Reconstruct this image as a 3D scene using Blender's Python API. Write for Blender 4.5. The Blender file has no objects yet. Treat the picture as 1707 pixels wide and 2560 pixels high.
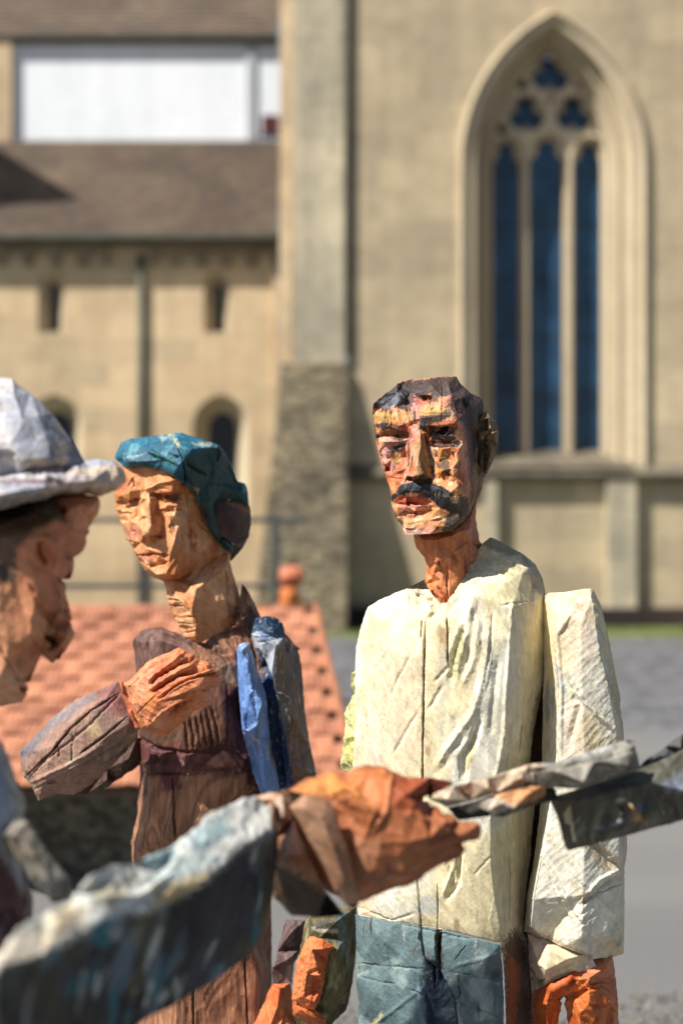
import bpy, bmesh, math, random
import numpy as np
from mathutils import Vector, Matrix
from mathutils.geometry import delaunay_2d_cdt

# ------------------------------------------------------------------ camera, light, exposure
R = math.radians
scn = bpy.context.scene
C = scn.collection
CAMZ = 1.65
K = 2560 * 50 / 36.0                                 # focal length in photo pixels
cam_d = bpy.data.cameras.new('camera'); cam = bpy.data.objects.new('camera', cam_d); C.objects.link(cam)
cam.location = (0, 0, CAMZ); cam.rotation_euler = (R(90), 0, 0)
cam_d.sensor_fit = 'VERTICAL'; cam_d.sensor_height = 36; cam_d.sensor_width = 24; cam_d.lens = 50
cam_d.clip_start = 0.05; cam_d.clip_end = 600
cam_d.dof.use_dof = True; cam_d.dof.focus_distance = 2.43; cam_d.dof.aperture_fstop = 2.0
scn.camera = cam
scn.render.resolution_x = 682; scn.render.resolution_y = 1024

SUN_AZ = 58      # degrees towards the left of straight behind the camera
SUN_EL = 50
sx, sy, sz = -math.sin(R(SUN_AZ)) * math.cos(R(SUN_EL)), -math.cos(R(SUN_AZ)) * math.cos(R(SUN_EL)), math.sin(R(SUN_EL))
w = bpy.data.worlds.new('World'); scn.world = w; w.use_nodes = True
nt = w.node_tree; nt.nodes.clear()
o_ = nt.nodes.new('ShaderNodeOutputWorld'); b_ = nt.nodes.new('ShaderNodeBackground'); s_ = nt.nodes.new('ShaderNodeTexSky')
s_.sky_type = 'NISHITA'; s_.sun_disc = False; s_.sun_elevation = R(SUN_EL); s_.sun_rotation = math.atan2(sx, sy)
s_.air_density = 1.0; s_.dust_density = 1.5
b_.inputs['Strength'].default_value = 0.056
nt.links.new(s_.outputs[0], b_.inputs[0]); nt.links.new(b_.outputs[0], o_.inputs[0])
sun_d = bpy.data.lights.new('sun', 'SUN'); sun = bpy.data.objects.new('sun', sun_d); C.objects.link(sun)
sun_d.energy = 4.9; sun_d.angle = R(0.53); sun_d.color = (1.0, 0.955, 0.88)
sun.rotation_euler = Vector((sx, sy, sz)).to_track_quat('Z', 'Y').to_euler()
sun.location = (-20, -20, 30)
vs = scn.view_settings
vs.view_transform = 'Standard'; vs.look = 'None'; vs.exposure = 0.72; vs.gamma = 1.0; vs.use_curve_mapping = False

# ------------------------------------------------------------------ small helpers
def lin(r, g, b):
    f = lambda c: (c / 255 / 12.92) if c / 255 <= 0.04045 else ((c / 255 + 0.055) / 1.055) ** 2.4
    return (f(r), f(g), f(b))

def P(x, y, d):
    """a photo pixel at distance d, as a point of the place"""
    return ((x - 853.5) / K * d, d, CAMZ - (y - 1280) / K * d)

def X(x, d): return (x - 853.5) / K * d
def Z(y, d): return CAMZ - (y - 1280) / K * d

def tag(o, label=None, cat=None, group=None, kind=None):
    if label: o['label'] = label
    if cat: o['category'] = cat
    if group: o['group'] = group
    if kind: o['kind'] = kind
    return o

def empty(name, loc, label, cat, group=None):
    o = bpy.data.objects.new(name, None); C.objects.link(o); o.location = loc; o.empty_display_size = 0.1
    return tag(o, label, cat, group)

def link(o, parent=None):
    C.objects.link(o)
    if parent is not None:
        o.parent = parent
        p = parent; loc = Vector((0, 0, 0))
        while p is not None:
            loc += p.location; p = p.parent
        o.location = o.location - loc
    return o

def mesh_obj(name, V, F, mat, parent=None, smooth=False):
    me = bpy.data.meshes.new(name); me.from_pydata([tuple(v) for v in V], [], [tuple(f) for f in F]); me.update()
    if mat: me.materials.append(mat)
    if smooth: me.polygons.foreach_set('use_smooth', [True] * len(me.polygons))
    return link(bpy.data.objects.new(name, me), parent)

class MB:
    def __init__(s): s.V = []; s.F = []
    def add(s, V, F):
        n = len(s.V); s.V += [tuple(v) for v in V]; s.F += [tuple(i + n for i in f) for f in F]
    def box(s, x0, x1, y0, y1, z0, z1):
        V = [(x0, y0, z0), (x1, y0, z0), (x1, y1, z0), (x0, y1, z0), (x0, y0, z1), (x1, y0, z1), (x1, y1, z1), (x0, y1, z1)]
        s.add(V, [(0, 3, 2, 1), (4, 5, 6, 7), (0, 1, 5, 4), (1, 2, 6, 5), (2, 3, 7, 6), (3, 0, 4, 7)])
    def hexa(s, V):
        s.add(V, [(0, 3, 2, 1), (4, 5, 6, 7), (0, 1, 5, 4), (1, 2, 6, 5), (2, 3, 7, 6), (3, 0, 4, 7)])
    def tube(s, p, q, r, n=12, r2=None):
        p = Vector(p); q = Vector(q); d = (q - p).normalized()
        a = d.orthogonal().normalized(); b = d.cross(a); r2 = r if r2 is None else r2
        V = []
        for k in range(n):
            t = 2 * math.pi * k / n
            V.append(p + (a * math.cos(t) + b * math.sin(t)) * r)
        for k in range(n):
            t = 2 * math.pi * k / n
            V.append(q + (a * math.cos(t) + b * math.sin(t)) * r2)
        F = [(k, (k + 1) % n, n + (k + 1) % n, n + k) for k in range(n)] + [tuple(range(n))[::-1], tuple(range(n, 2 * n))]
        s.add(V, F)
    def build(s, name, mat, parent=None, bevel=0, smooth=False):
        o = mesh_obj(name, s.V, s.F, mat, parent, smooth)
        bm = bmesh.new(); bm.from_mesh(o.data); bmesh.ops.recalc_face_normals(bm, faces=bm.faces)
        if bevel: bmesh.ops.bevel(bm, geom=bm.edges[:], offset=bevel, segments=2, affect='EDGES', profile=0.6)
        bm.to_mesh(o.data); bm.free()
        return o

# ------------------------------------------------------------------ numpy noise
def _h(ix, iy, iz, s):
    n = (ix.astype(np.int64) * 374761393 + iy.astype(np.int64) * 668265263 + iz.astype(np.int64) * 2147483647 + s * 974634777) & 0xffffffff
    n = ((n ^ (n >> 13)) * 1274126177) & 0xffffffff
    n = ((n ^ (n >> 16)) * 2246822519) & 0xffffffff
    return ((n ^ (n >> 15)) & 0xffffff) / float(0xffffff)

def vnoise(p, s=0):
    i = np.floor(p).astype(np.int64); f = p - i; f = f * f * (3 - 2 * f)
    r = 0
    for a in (0, 1):
        wa = f[:, 0] if a else 1 - f[:, 0]
        for b in (0, 1):
            wb = f[:, 1] if b else 1 - f[:, 1]
            for c in (0, 1):
                wc = f[:, 2] if c else 1 - f[:, 2]
                r = r + wa * wb * wc * _h(i[:, 0] + a, i[:, 1] + b, i[:, 2] + c, s)
    return r

def fbm(p, s=0, o=4):
    r = 0; a = 0.5; t = 0
    for k in range(o):
        r = r + a * vnoise(p * (2 ** k) + k * 17.3, s + k); t += a; a *= 0.5
    return r / t

def voro(p, s=0):
    """nearest cell: distance, and two random numbers of the cell, and offset vector"""
    i = np.floor(p).astype(np.int64)
    best = np.full(len(p), 9.0); r1 = np.zeros(len(p)); off = np.zeros((len(p), 3)); sec = np.full(len(p), 9.0)
    for a in (-1, 0, 1):
        for b in (-1, 0, 1):
            for c in (-1, 0, 1):
                ix, iy, iz = i[:, 0] + a, i[:, 1] + b, i[:, 2] + c
                q = np.stack([ix + _h(ix, iy, iz, s + 1), iy + _h(ix, iy, iz, s + 2), iz + _h(ix, iy, iz, s + 3)], 1)
                d = q - p; dd = (d * d).sum(1)
                m = dd < best
                sec = np.where(m, best, np.minimum(sec, dd))
                best = np.where(m, dd, best); off[m] = d[m]; r1 = np.where(m, _h(ix, iy, iz, s + 4), r1)
    return np.sqrt(best), np.sqrt(sec), r1, off

# ------------------------------------------------------------------ dense meshes from coarse facets
def refine(V, F, A, L, iters=9):
    """split every edge longer than L(midpoint attributes); A = per-vertex attributes (u, v, front)"""
    for _ in range(iters):
        E = np.sort(np.concatenate([F[:, [0, 1]], F[:, [1, 2]], F[:, [2, 0]]]), 1)
        U, inv = np.unique(E, axis=0, return_inverse=True); inv = inv.reshape(-1)
        mid = (V[U[:, 0]] + V[U[:, 1]]) / 2; ma = (A[U[:, 0]] + A[U[:, 1]]) / 2
        ln = np.linalg.norm(V[U[:, 0]] - V[U[:, 1]], axis=1)
        sp = ln > L(ma)
        if not sp.any(): break
        new = np.full(len(U), -1); new[sp] = len(V) + np.arange(sp.sum())
        V = np.concatenate([V, mid[sp]]); A = np.concatenate([A, ma[sp]])
        n = len(F); e = new[inv]; e0, e1, e2 = e[:n], e[n:2 * n], e[2 * n:]
        k = (e0 >= 0).astype(int) + (e1 >= 0) + (e2 >= 0)
        out = [F[k == 0]]
        m = k == 3
        a, b, c = F[m].T; x, y, z = e0[m], e1[m], e2[m]
        out += [np.stack(t, 1) for t in ((a, x, z), (x, b, y), (z, y, c), (x, y, z))]
        for rot in range(3):
            G = np.roll(F, -rot, 1); g0, g1, g2 = (e0, e1, e2)[rot], (e0, e1, e2)[(rot + 1) % 3], (e0, e1, e2)[(rot + 2) % 3]
            m = (k == 1) & (g0 >= 0)
            a, b, c = G[m].T; x = g0[m]
            out += [np.stack((a, x, c), 1), np.stack((x, b, c), 1)]
            m = (k == 2) & (g2 < 0)
            a, b, c = G[m].T; x, y = g0[m], g1[m]
            out += [np.stack((x, b, y), 1), np.stack((a, x, y), 1), np.stack((a, y, c), 1)]
        F = np.concatenate(out)
    return V, F, A

def vnormals(V, F):
    n = np.cross(V[F[:, 1]] - V[F[:, 0]], V[F[:, 2]] - V[F[:, 0]])
    N = np.zeros_like(V)
    for k in range(3):
        for c in range(3):
            N[:, c] += np.bincount(F[:, k], n[:, c], len(V))
    return N / (np.linalg.norm(N, axis=1, keepdims=True) + 1e-12)

def smooth_mesh(V, F, n, lam=0.5):
    E = np.concatenate([F[:, [0, 1]], F[:, [1, 2]], F[:, [2, 0]]])
    deg = np.bincount(E[:, 0], minlength=len(V)).astype(float)[:, None] + np.bincount(E[:, 1], minlength=len(V))[:, None]
    for _ in range(n):
        S = np.zeros_like(V)
        for c in range(3):
            S[:, c] = np.bincount(E[:, 0], V[E[:, 1], c], len(V)) + np.bincount(E[:, 1], V[E[:, 0], c], len(V))
        V = V + lam * (S / deg - V)
    return V

def seg_dist(u, v, poly):
    best = np.full(len(u), 1e9); tt = np.zeros(len(u)); side = np.zeros(len(u))
    n = len(poly) - 1
    for k in range(n):
        ax, ay = poly[k][:2]; bx, by = poly[k + 1][:2]
        dx, dy = bx - ax, by - ay; l2 = dx * dx + dy * dy + 1e-9
        t = np.clip(((u - ax) * dx + (v - ay) * dy) / l2, 0, 1)
        d = np.hypot(u - ax - t * dx, v - ay - t * dy)
        m = d < best
        best = np.where(m, d, best); tt = np.where(m, (k + t) / n, tt)
    return best, tt

def seg_dist_near(u, v, poly, m):
    xs = [p[0] for p in poly]; ys = [p[1] for p in poly]
    k = np.nonzero((u > min(xs) - m) & (u < max(xs) + m) & (v > min(ys) - m) & (v < max(ys) + m))[0]
    d = np.full(len(u), 1e9); t = np.zeros(len(u))
    if len(k): d[k], t[k] = seg_dist(u[k], v[k], poly)
    return d, t

def poly_sd_near(u, v, poly, m):
    xs = [p[0] for p in poly]; ys = [p[1] for p in poly]
    k = np.nonzero((u > min(xs) - m) & (u < max(xs) + m) & (v > min(ys) - m) & (v < max(ys) + m))[0]
    d = np.full(len(u), 1e9)
    if len(k): d[k] = poly_sd(u[k], v[k], poly)
    return d

def poly_sd(u, v, poly):
    """signed distance, negative inside"""
    d, _ = seg_dist(u, v, list(poly) + [poly[0]])
    ins = np.zeros(len(u), bool)
    n = len(poly)
    for k in range(n):
        ax, ay = poly[k][:2]; bx, by = poly[(k + 1) % n][:2]
        if ay == by: continue
        c = ((ay > v) != (by > v)) & (u < (bx - ax) * (v - ay) / (by - ay) + ax)
        ins ^= c
    return np.where(ins, -d, d)

def cdt(pts, outline_n, extra=()):
    co = [Vector((p[0], p[1])) for p in pts]
    edges = [(i, (i + 1) % outline_n) for i in range(outline_n)] + list(extra)
    r = delaunay_2d_cdt(co, edges, [list(range(outline_n))], 1, 1e-4)
    vo, fo, ov = r[0], r[2], r[3]
    return vo, [f for f in fo if len(f) == 3], ov

SEED = [0]
def relief(name, D, tr, outline, inner, back, mat, parent, base=(0.5, 0.5, 0.5), layers=(), paint=(), strokes=(), cracks=(),
           chisel=(), L=2.4, smooth=1, B=None, Lback=14, rough=0.6, dfun=None, edge=0.35, backcol=None, ridges=()):
    """A carved block: facets given by control points (picture plane of the block + depth in mm), a rounded back,
    gouges, folds and drying cracks; paint goes into the colour attribute 'paint'."""
    SEED[0] += 1; sd = SEED[0] * 31
    ox, oy, s = tr
    unit = D / K / s                                        # metres per drawing unit
    def place(u, v, dy):
        d = D + dy / 1000.0 + (dfun(u, v) if dfun else 0)
        return P(ox + u / s, oy + v / s, d)
    no = len(outline)
    pts = list(outline) + [(p[0], p[1], (p[2] if B is None else B(p[0]) - p[2])) for p in inner]
    sdp = poly_sd(np.array([p[0] for p in pts[no:]] or [0.0]), np.array([p[1] for p in pts[no:]] or [0.0]), outline)
    pts = pts[:no] + [p for p, q in zip(pts[no:], sdp) if q < -2]
    extra = []
    for rl_ in ridges:
        n0 = len(pts); pts += list(rl_); extra += [(n0 + i, n0 + i + 1) for i in range(len(rl_) - 1)]
    vo, fo, ov = cdt(pts, no, extra)
    dep = []
    for k, v in enumerate(vo):
        if ov[k]: dep.append(pts[ov[k][0]][2])
        else:
            j = min(range(len(pts)), key=lambda q: (pts[q][0] - v[0]) ** 2 + (pts[q][1] - v[1]) ** 2); dep.append(pts[j][2])
    V = [place(v[0], v[1], dep[k]) for k, v in enumerate(vo)]; A = [(v[0], v[1], 1.0) for v in vo]
    onout = [any(q < no for q in ov[k]) for k in range(len(vo))]
    F = []
    def ori(f, sign, W):
        a, b, c = (Vector(W[i]) for i in f); n = (b - a).cross(c - a)
        return f if n.y * sign > 0 else (f[0], f[2], f[1])
    F += [ori(tuple(f), -1, V) for f in fo]
    # back sheet
    us = [p[0] for p in outline]; vs_ = [p[1] for p in outline]
    W = max(us) - min(us); H = max(vs_) - min(vs_); st = max(min(W, H) / 5.0, max(W, H) / 30)
    lat = []
    a = min(us) + st / 2
    while a < max(us):
        b = min(vs_) + st / 2
        while b < max(vs_): lat.append((a, b)); b += st
        a += st
    la = np.array(lat); sdl = poly_sd(la[:, 0], la[:, 1], outline)
    bp = list(outline)
    Rr = min(W, H) * 0.5
    for (u, v), q in zip(lat, sdl):
        if q < -st * 0.3:
            d0, t0 = 1e9, 0
            j = min(range(no), key=lambda k: (outline[k][0] - u) ** 2 + (outline[k][1] - v) ** 2)
            f = math.sqrt(max(0.0, 1 - (1 - min(1, -q / Rr)) ** 2))
            bp.append((u, v, outline[j][2] * (1 - f) + (max(outline[j][2], 0) + back) * f))
    vb, fb, ob = cdt(bp, no)
    idx = {}
    key = {}
    for k in range(len(vo)):
        if onout[k]: key[(round(vo[k][0], 2), round(vo[k][1], 2))] = k
    for k, v in enumerate(vb):
        kk = (round(v[0], 2), round(v[1], 2))
        if kk in key: idx[k] = key[kk]
        else:
            idx[k] = len(V)
            dd = bp[ob[k][0]][2] if ob[k] else bp[0][2]
            V.append(place(v[0], v[1], dd)); A.append((v[0], v[1], 0.0))
    F += [ori(tuple(idx[i] for i in f), 1, V) for f in fb]
    V = np.array(V); A = np.array(A); F = np.array(F)
    Lm = L / 1000.0
    allc = list(cracks)
    def Lf(a):
        r = np.where(a[:, 2] > 0.999, Lm, np.where(a[:, 2] > 0.3, Lm * 2, Lback / 1000.0))
        r = np.where(a[:, 2] > 0.6, np.minimum(r, Lm * 1.5), r)
        for poly, wd, dp in allc:
            d, _ = seg_dist_near(a[:, 0], a[:, 1], poly, wd * 2 + 4)
            r = np.where((d < wd * 1.6 + 1) & (a[:, 2] > 0.9), np.minimum(r, max(0.0012, wd * unit * 0.7)), r)
        py = oy + a[:, 1] / s
        return np.where((py > 2600) | (ox + a[:, 0] / s < -60) | (ox + a[:, 0] / s > 1770), np.maximum(r, 0.02), r)
    V, F, A = refine(V, F, A, Lf)
    if smooth: V = smooth_mesh(V, F, smooth)
    fr = A[:, 2] > 0.5
    u, v = A[:, 0], A[:, 1]
    N = vnormals(V, F)
    # wobble the drawing coordinates so that drawn lines look cut by hand
    q = np.stack([u, v, np.zeros(len(u))], 1)
    wob = 9.0 * s / 3.5
    uu = u + (fbm(q / (34 * s / 3.5), sd, 3) - 0.5) * wob * 2; vv = v + (fbm(q / (34 * s / 3.5), sd + 9, 3) - 0.5) * wob * 2
    disp = np.zeros(len(V))
    for poly, wd, dp in strokes:
        d, t = seg_dist_near(uu, vv, poly, wd)
        taper = np.clip(np.minimum(t, 1 - t) * 6 + 0.25, 0, 1)
        disp += np.where(fr, dp * taper * np.clip(1 - d / wd, 0, 1), 0)
    for (size, stretch, depth) in chisel:
        pp = V / (np.array(size if isinstance(size, tuple) else (size,) * 3) / 1000.0)
        if stretch:                                         # rotate the pattern about Y so gouges run slanted
            a = R(stretch); pp0 = V @ np.array([[math.cos(a), 0, -math.sin(a)], [0, 1, 0], [math.sin(a), 0, math.cos(a)]])
            pp = pp0 / (np.array(size if isinstance(size, tuple) else (size,) * 3) / 1000.0)
        kf = np.nonzero(A[:, 2] > 0.3)[0]
        f1, f2, r1, off = voro(pp[kf], sd + 3)
        disp[kf] += depth * (f1 * f1 * 1.3 - 0.5 + 0.45 * (r1 - 0.5) + 0.5 * off[:, 0] * (r1 - 0.4))
    disp += (fbm(V * 220, sd + 5, 2) - 0.5) * edge * 2.0
    for poly, wd, dp in cracks:
        pw = wd * (0.65 + 0.7 * vnoise(q / (60 * s / 3.5), sd + 77))
        c2u = u + (vnoise(q / (45 * s / 3.5), sd + 4) - 0.5) * 5 * s / 3.5
        d, t = seg_dist_near(c2u, v, poly, wd * 3 + 4)
        taper = np.clip(np.minimum(t, 1 - t) * 8, 0.05, 1)
        m = np.clip(1.15 - d / (pw * taper + 1e-6), 0, 1)
        disp = np.where(fr, disp - dp * np.minimum(1, m * 1.6) , disp)
    V = V + N * (disp / 1000.0)[:, None]
    # paint
    col = np.tile(np.array(base), (len(V), 1)).astype(float)
    for (c, fq, th, so, k) in layers:
        n = fbm(V * np.array(fq), sd + 40 + k, 4)
        m = np.clip((n - th) / so + 0.5, 0, 1)[:, None]
        col = col * (1 - m) + np.array(c) * m
    fine = (fbm(V * 420, sd + 60, 3) - 0.5)
    for item in paint:
        poly, c = item[0], item[1]; so = item[2] if len(item) > 2 else 8; rg = item[3] if len(item) > 3 else 14; al = item[4] if len(item) > 4 else 1.0
        if len(item) > 5:                                   # a stroke of the brush along a line
            d, _ = seg_dist_near(uu, vv, poly, item[5] + so + 2 * rg); d = d - item[5]
        else: d = poly_sd_near(uu, vv, poly, so + 2 * rg)
        d = d + fine * rg * 2.2
        m = (np.clip(0.5 - d / so, 0, 1) * al * fr)[:, None]
        col = col * (1 - m) + np.array(c) * m
    if backcol is not None: col[~fr] = backcol
    col *= (1 + 0.22 * (fbm(V * np.array((160, 160, 40)), sd + 81, 3) - 0.5) * 2)[:, None]
    me = bpy.data.meshes.new(name)
    me.vertices.add(len(V)); me.vertices.foreach_set('co', V.astype(np.float32).ravel())
    me.loops.add(len(F) * 3); me.loops.foreach_set('vertex_index', F.astype(np.int32).ravel())
    me.polygons.add(len(F)); me.polygons.foreach_set('loop_start', np.arange(0, len(F) * 3, 3, dtype=np.int32))
    me.polygons.foreach_set('use_smooth', np.ones(len(F), bool))
    me.update(calc_edges=True)
    at = me.attributes.new('paint', 'FLOAT_COLOR', 'POINT')
    c4 = np.ones((len(V), 4), np.float32); c4[:, :3] = np.clip(col, 0.002, 0.9); at.data.foreach_set('color', c4.ravel())
    me.materials.append(mat)
    return link(bpy.data.objects.new(name, me), parent)

# ------------------------------------------------------------------ materials
class NT:
    def __init__(s, name):
        s.m = bpy.data.materials.new(name); s.m.use_nodes = True; s.t = s.m.node_tree; s.t.nodes.clear()
        s.out = s.n('ShaderNodeOutputMaterial'); s.b = s.n('ShaderNodeBsdfPrincipled'); s.l(s.b.outputs[0], s.out.inputs[0])
        s.tc = s.n('ShaderNodeTexCoord'); s.co = s.tc.outputs['Object']
    def n(s, t, **k):
        x = s.t.nodes.new(t)
        for a, v in k.items(): setattr(x, a, v)
        return x
    def l(s, a, b): s.t.links.new(a, b)
    def map(s, sc=(1, 1, 1), rot=(0, 0, 0), src=None):
        v = src or s.co
        if any(rot):                                       # turn first, then stretch
            r = s.n('ShaderNodeMapping'); r.inputs['Rotation'].default_value = rot; s.l(v, r.inputs[0]); v = r.outputs[0]
        x = s.n('ShaderNodeMapping'); x.inputs['Scale'].default_value = sc
        s.l(v, x.inputs[0]); return x.outputs[0]
    def noise(s, v, scale, detail=4, rough=0.55, dist=0):
        x = s.n('ShaderNodeTexNoise'); s.l(v, x.inputs['Vector']); x.inputs['Scale'].default_value = scale
        x.inputs['Detail'].default_value = detail; x.inputs['Roughness'].default_value = rough; x.inputs['Distortion'].default_value = dist
        return x.outputs['Fac']
    def ramp(s, f, a, b, ca=(0, 0, 0), cb=(1, 1, 1)):
        x = s.n('ShaderNodeValToRGB'); s.l(f, x.inputs[0]); e = x.color_ramp.elements
        e[0].position = a; e[1].position = b; e[0].color = (*ca, 1); e[1].color = (*cb, 1); return x.outputs[0]
    def mix(s, f, a, b, mode='MIX'):
        x = s.n('ShaderNodeMix', data_type='RGBA', blend_type=mode)
        if isinstance(f, float): x.inputs[0].default_value = f
        else: s.l(f, x.inputs[0])
        for v, i in ((a, 6), (b, 7)):
            if isinstance(v, tuple): x.inputs[i].default_value = (*v, 1)
            else: s.l(v, x.inputs[i])
        return x.outputs[2]
    def math(s, op, a, b=0.0):
        x = s.n('ShaderNodeMath', operation=op)
        for v, i in ((a, 0), (b, 1)):
            if isinstance(v, (float, int)): x.inputs[i].default_value = v
            else: s.l(v, x.inputs[i])
        return x.outputs[0]
    def bump(s, h, dist, strength=1.0, prev=None):
        x = s.n('ShaderNodeBump'); x.inputs['Distance'].default_value = dist; x.inputs['Strength'].default_value = strength
        s.l(h, x.inputs['Height'])
        if prev: s.l(prev, x.inputs['Normal'])
        s.l(x.outputs[0], s.b.inputs['Normal']); return x.outputs[0]

def carved(name, rot=(0, 0, 0), grain=1.0, fibre=1.0, rough=0.55, spec=0.35, tint=0.35, pit=1.0, chip=None, chip_th=0.68, rings=0.0):
    """painted, carved wood: colour from the paint attribute, with grain, worn spots and fibre relief"""
    t = NT(name)
    at = t.n('ShaderNodeAttribute', attribute_name='paint')
    g = t.map((90, 90, 9), rot); n1 = t.noise(g, 1.0, 5, 0.6, 0.3)
    g2 = t.map((420, 420, 50), rot); n2 = t.noise(g2, 1.0, 3, 0.6)
    n3 = t.noise(t.co, 26, 6, 0.62)
    d = t.ramp(n1, 0.30, 0.68, (1 - tint,) * 3, (1 + tint * 0.25,) * 3)
    c = t.mix(1.0, at.outputs['Color'], d, 'MULTIPLY')
    d3 = t.ramp(n3, 0.3, 0.7, (0.84, 0.81, 0.78), (1.08, 1.08, 1.08))
    c = t.mix(1.0, c, d3, 'MULTIPLY')
    if rings:
        ns = t.n('ShaderNodeTexNoise'); t.l(t.map((7, 7, 3.2), rot), ns.inputs['Vector']); ns.inputs['Scale'].default_value = 1.0
        ns.inputs['Detail'].default_value = 2.5; ns.inputs['Distortion'].default_value = 0.6
        wvo = t.math('MULTIPLY', t.math('ADD', t.math('SINE', t.math('MULTIPLY', ns.outputs['Fac'], rings * 5.0)), 1.0), 0.5)
        rr = t.ramp(wvo, 0.15, 0.8, (0.66, 0.62, 0.60), (1.04, 1.04, 1.04))
        c = t.mix(1.0, c, rr, 'MULTIPLY')
    if chip:
        nc = t.noise(t.map((210, 210, 34), rot), 1.0, 5, 0.68)
        c = t.mix(t.ramp(nc, chip_th - 0.03, chip_th + 0.03), c, chip)
    t.l(c, t.b.inputs['Base Color'])
    t.b.inputs['Roughness'].default_value = rough; t.b.inputs['Specular IOR Level'].default_value = spec
    b1 = t.bump(n1, 0.0028 * grain, 0.8)
    b2 = t.bump(n2, 0.0012 * fibre, 0.9, b1)
    b3 = t.bump(t.noise(t.co, 300, 4, 0.65), 0.0010 * fibre * pit, 0.7, b2)
    if rings: t.bump(wvo, 0.0012, 0.5, b3)
    return t.m

def stone(name, c1, c2, c3, scale=1.0, bump=0.01, brick=None, rough=0.85, rubble=None, streak=0.25):
    t = NT(name)
    n = t.noise(t.co, 0.55 * scale, 6, 0.6); n2 = t.noise(t.co, 5 * scale, 6, 0.65)
    c = t.mix(t.ramp(n, 0.35, 0.66), c1, c2); c = t.mix(t.math('MULTIPLY', t.ramp(n2, 0.45, 0.75), 0.6), c, c3)
    hs = n2
    if brick:
        bw, bh = brick
        x = t.n('ShaderNodeTexBrick'); mp = t.n('ShaderNodeMapping'); mp.inputs['Rotation'].default_value = (R(90), 0, 0)
        t.l(t.co, mp.inputs[0]); t.l(mp.outputs[0], x.inputs['Vector'])
        x.inputs['Scale'].default_value = 1.0; x.inputs['Brick Width'].default_value = bw; x.inputs['Row Height'].default_value = bh
        x.inputs['Mortar Size'].default_value = 0.008; x.inputs['Mortar Smooth'].default_value = 0.3; x.inputs['Bias'].default_value = 0.0
        x.inputs['Color1'].default_value = (0.86, 0.86, 0.86, 1); x.inputs['Color2'].default_value = (1.10, 1.08, 1.05, 1); x.inputs['Mortar'].default_value = (0.86, 0.84, 0.80, 1)
        c = t.mix(1.0, c, x.outputs['Color'], 'MULTIPLY')
    if rubble:
        v = t.n('ShaderNodeTexVoronoi'); v.inputs['Scale'].default_value = rubble; t.l(t.map((1, 1, 1.5)), v.inputs['Vector'])
        rc = t.n('ShaderNodeSeparateColor'); t.l(v.outputs['Color'], rc.inputs[0])
        c = t.mix(1.0, c, t.ramp(rc.outputs[0], 0.1, 0.9, (0.45, 0.43, 0.40), (1.25, 1.2, 1.12)), 'MULTIPLY')
        hs = t.math('SUBTRACT', 1.0, v.outputs['Distance'])
    st = t.noise(t.map((3.5, 3.5, 0.35)), 1.0, 5, 0.6)
    c = t.mix(1.0, c, t.ramp(st, 0.28, 0.62, (1 - streak, 1 - streak, 1 - streak * 0.9), (1.05, 1.05, 1.05)), 'MULTIPLY')
    t.l(c, t.b.inputs['Base Color']); t.b.inputs['Roughness'].default_value = rough; t.b.inputs['Specular IOR Level'].default_value = 0.2
    t.bump(hs, bump, 0.7)
    return t.m

def plain(name, c, rough=0.5, metal=0.0, var=0.2, scale=8, bump=0.0, spec=0.4):
    t = NT(name)
    n = t.noise(t.co, scale, 5, 0.6)
    cc = t.mix(t.ramp(n, 0.3, 0.7), tuple(k * (1 - var) for k in c), tuple(min(1, k * (1 + var)) for k in c))
    t.l(cc, t.b.inputs['Base Color']); t.b.inputs['Roughness'].default_value = rough; t.b.inputs['Metallic'].default_value = metal
    t.b.inputs['Specular IOR Level'].default_value = spec
    if bump: t.bump(n, bump, 0.8)
    return t.m

# ------------------------------------------------------------------ materials of the setting
M = {}
M['ashlar'] = stone('sandstone_ashlar', lin(190, 174, 144), lin(172, 157, 130), lin(150, 134, 110), 1.0, 0.012, (1.1, 0.42), streak=0.12)
M['ashlar_warm'] = stone('warm_sandstone', lin(206, 186, 152), lin(190, 168, 134), lin(180, 146, 118), 0.8, 0.012, (0.9, 0.36), streak=0.12)
M['pale_stone'] = stone('pale_limestone', lin(196, 184, 156), lin(170, 162, 142), lin(130, 126, 114), 1.2, 0.01, (0.9, 0.5), streak=0.3)
M['moulding'] = stone('dressed_sandstone', lin(196, 182, 154), lin(184, 168, 140), lin(166, 148, 122), 1.5, 0.004, streak=0.18)
M['weathered'] = stone('weathered_ledge_stone', lin(128, 118, 100), lin(96, 90, 78), lin(60, 58, 52), 3, 0.015, streak=0.4)
M['rubble'] = stone('rubble_stone', lin(132, 122, 100), lin(108, 102, 88), lin(84, 80, 70), 2, 0.02, rubble=9, streak=0.3)
M['plinth'] = stone('dark_plinth_stone', lin(66, 56, 50), lin(50, 45, 42), lin(38, 35, 33), 2, 0.01)
M['frieze'] = stone('frieze_stone', lin(150, 136, 112), lin(128, 116, 94), lin(110, 98, 80), 2, 0.01)  # darkened to put more of the eaves shade into the stone colour
M['plaster'] = stone('white_plaster', lin(232, 236, 240), lin(226, 231, 236), lin(218, 222, 226), 1, 0.002, streak=0.04)
M['pebble'] = stone('pebbled_render', lin(130, 126, 112), lin(104, 100, 90), lin(74, 72, 64), 3, 0.012, rubble=26)
M['glass'] = plain('leaded_blue_glass', lin(32, 66, 94), 0.3, 0, 0.55, 2.2, 0.0, 0.5)
M['darkglass'] = plain('dark_window_glass', lin(26, 30, 40), 0.3, 0, 0.3, 3)
M['redglass'] = plain('dark_red_shutter', lin(90, 30, 24), 0.5, 0, 0.3, 3)
M['lead'] = plain('lead_bar', lin(48, 56, 66), 0.6, 0.2, 0.2, 9)
M['iron'] = plain('painted_iron', lin(72, 76, 76), 0.5, 0.2, 0.2, 12)
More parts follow.
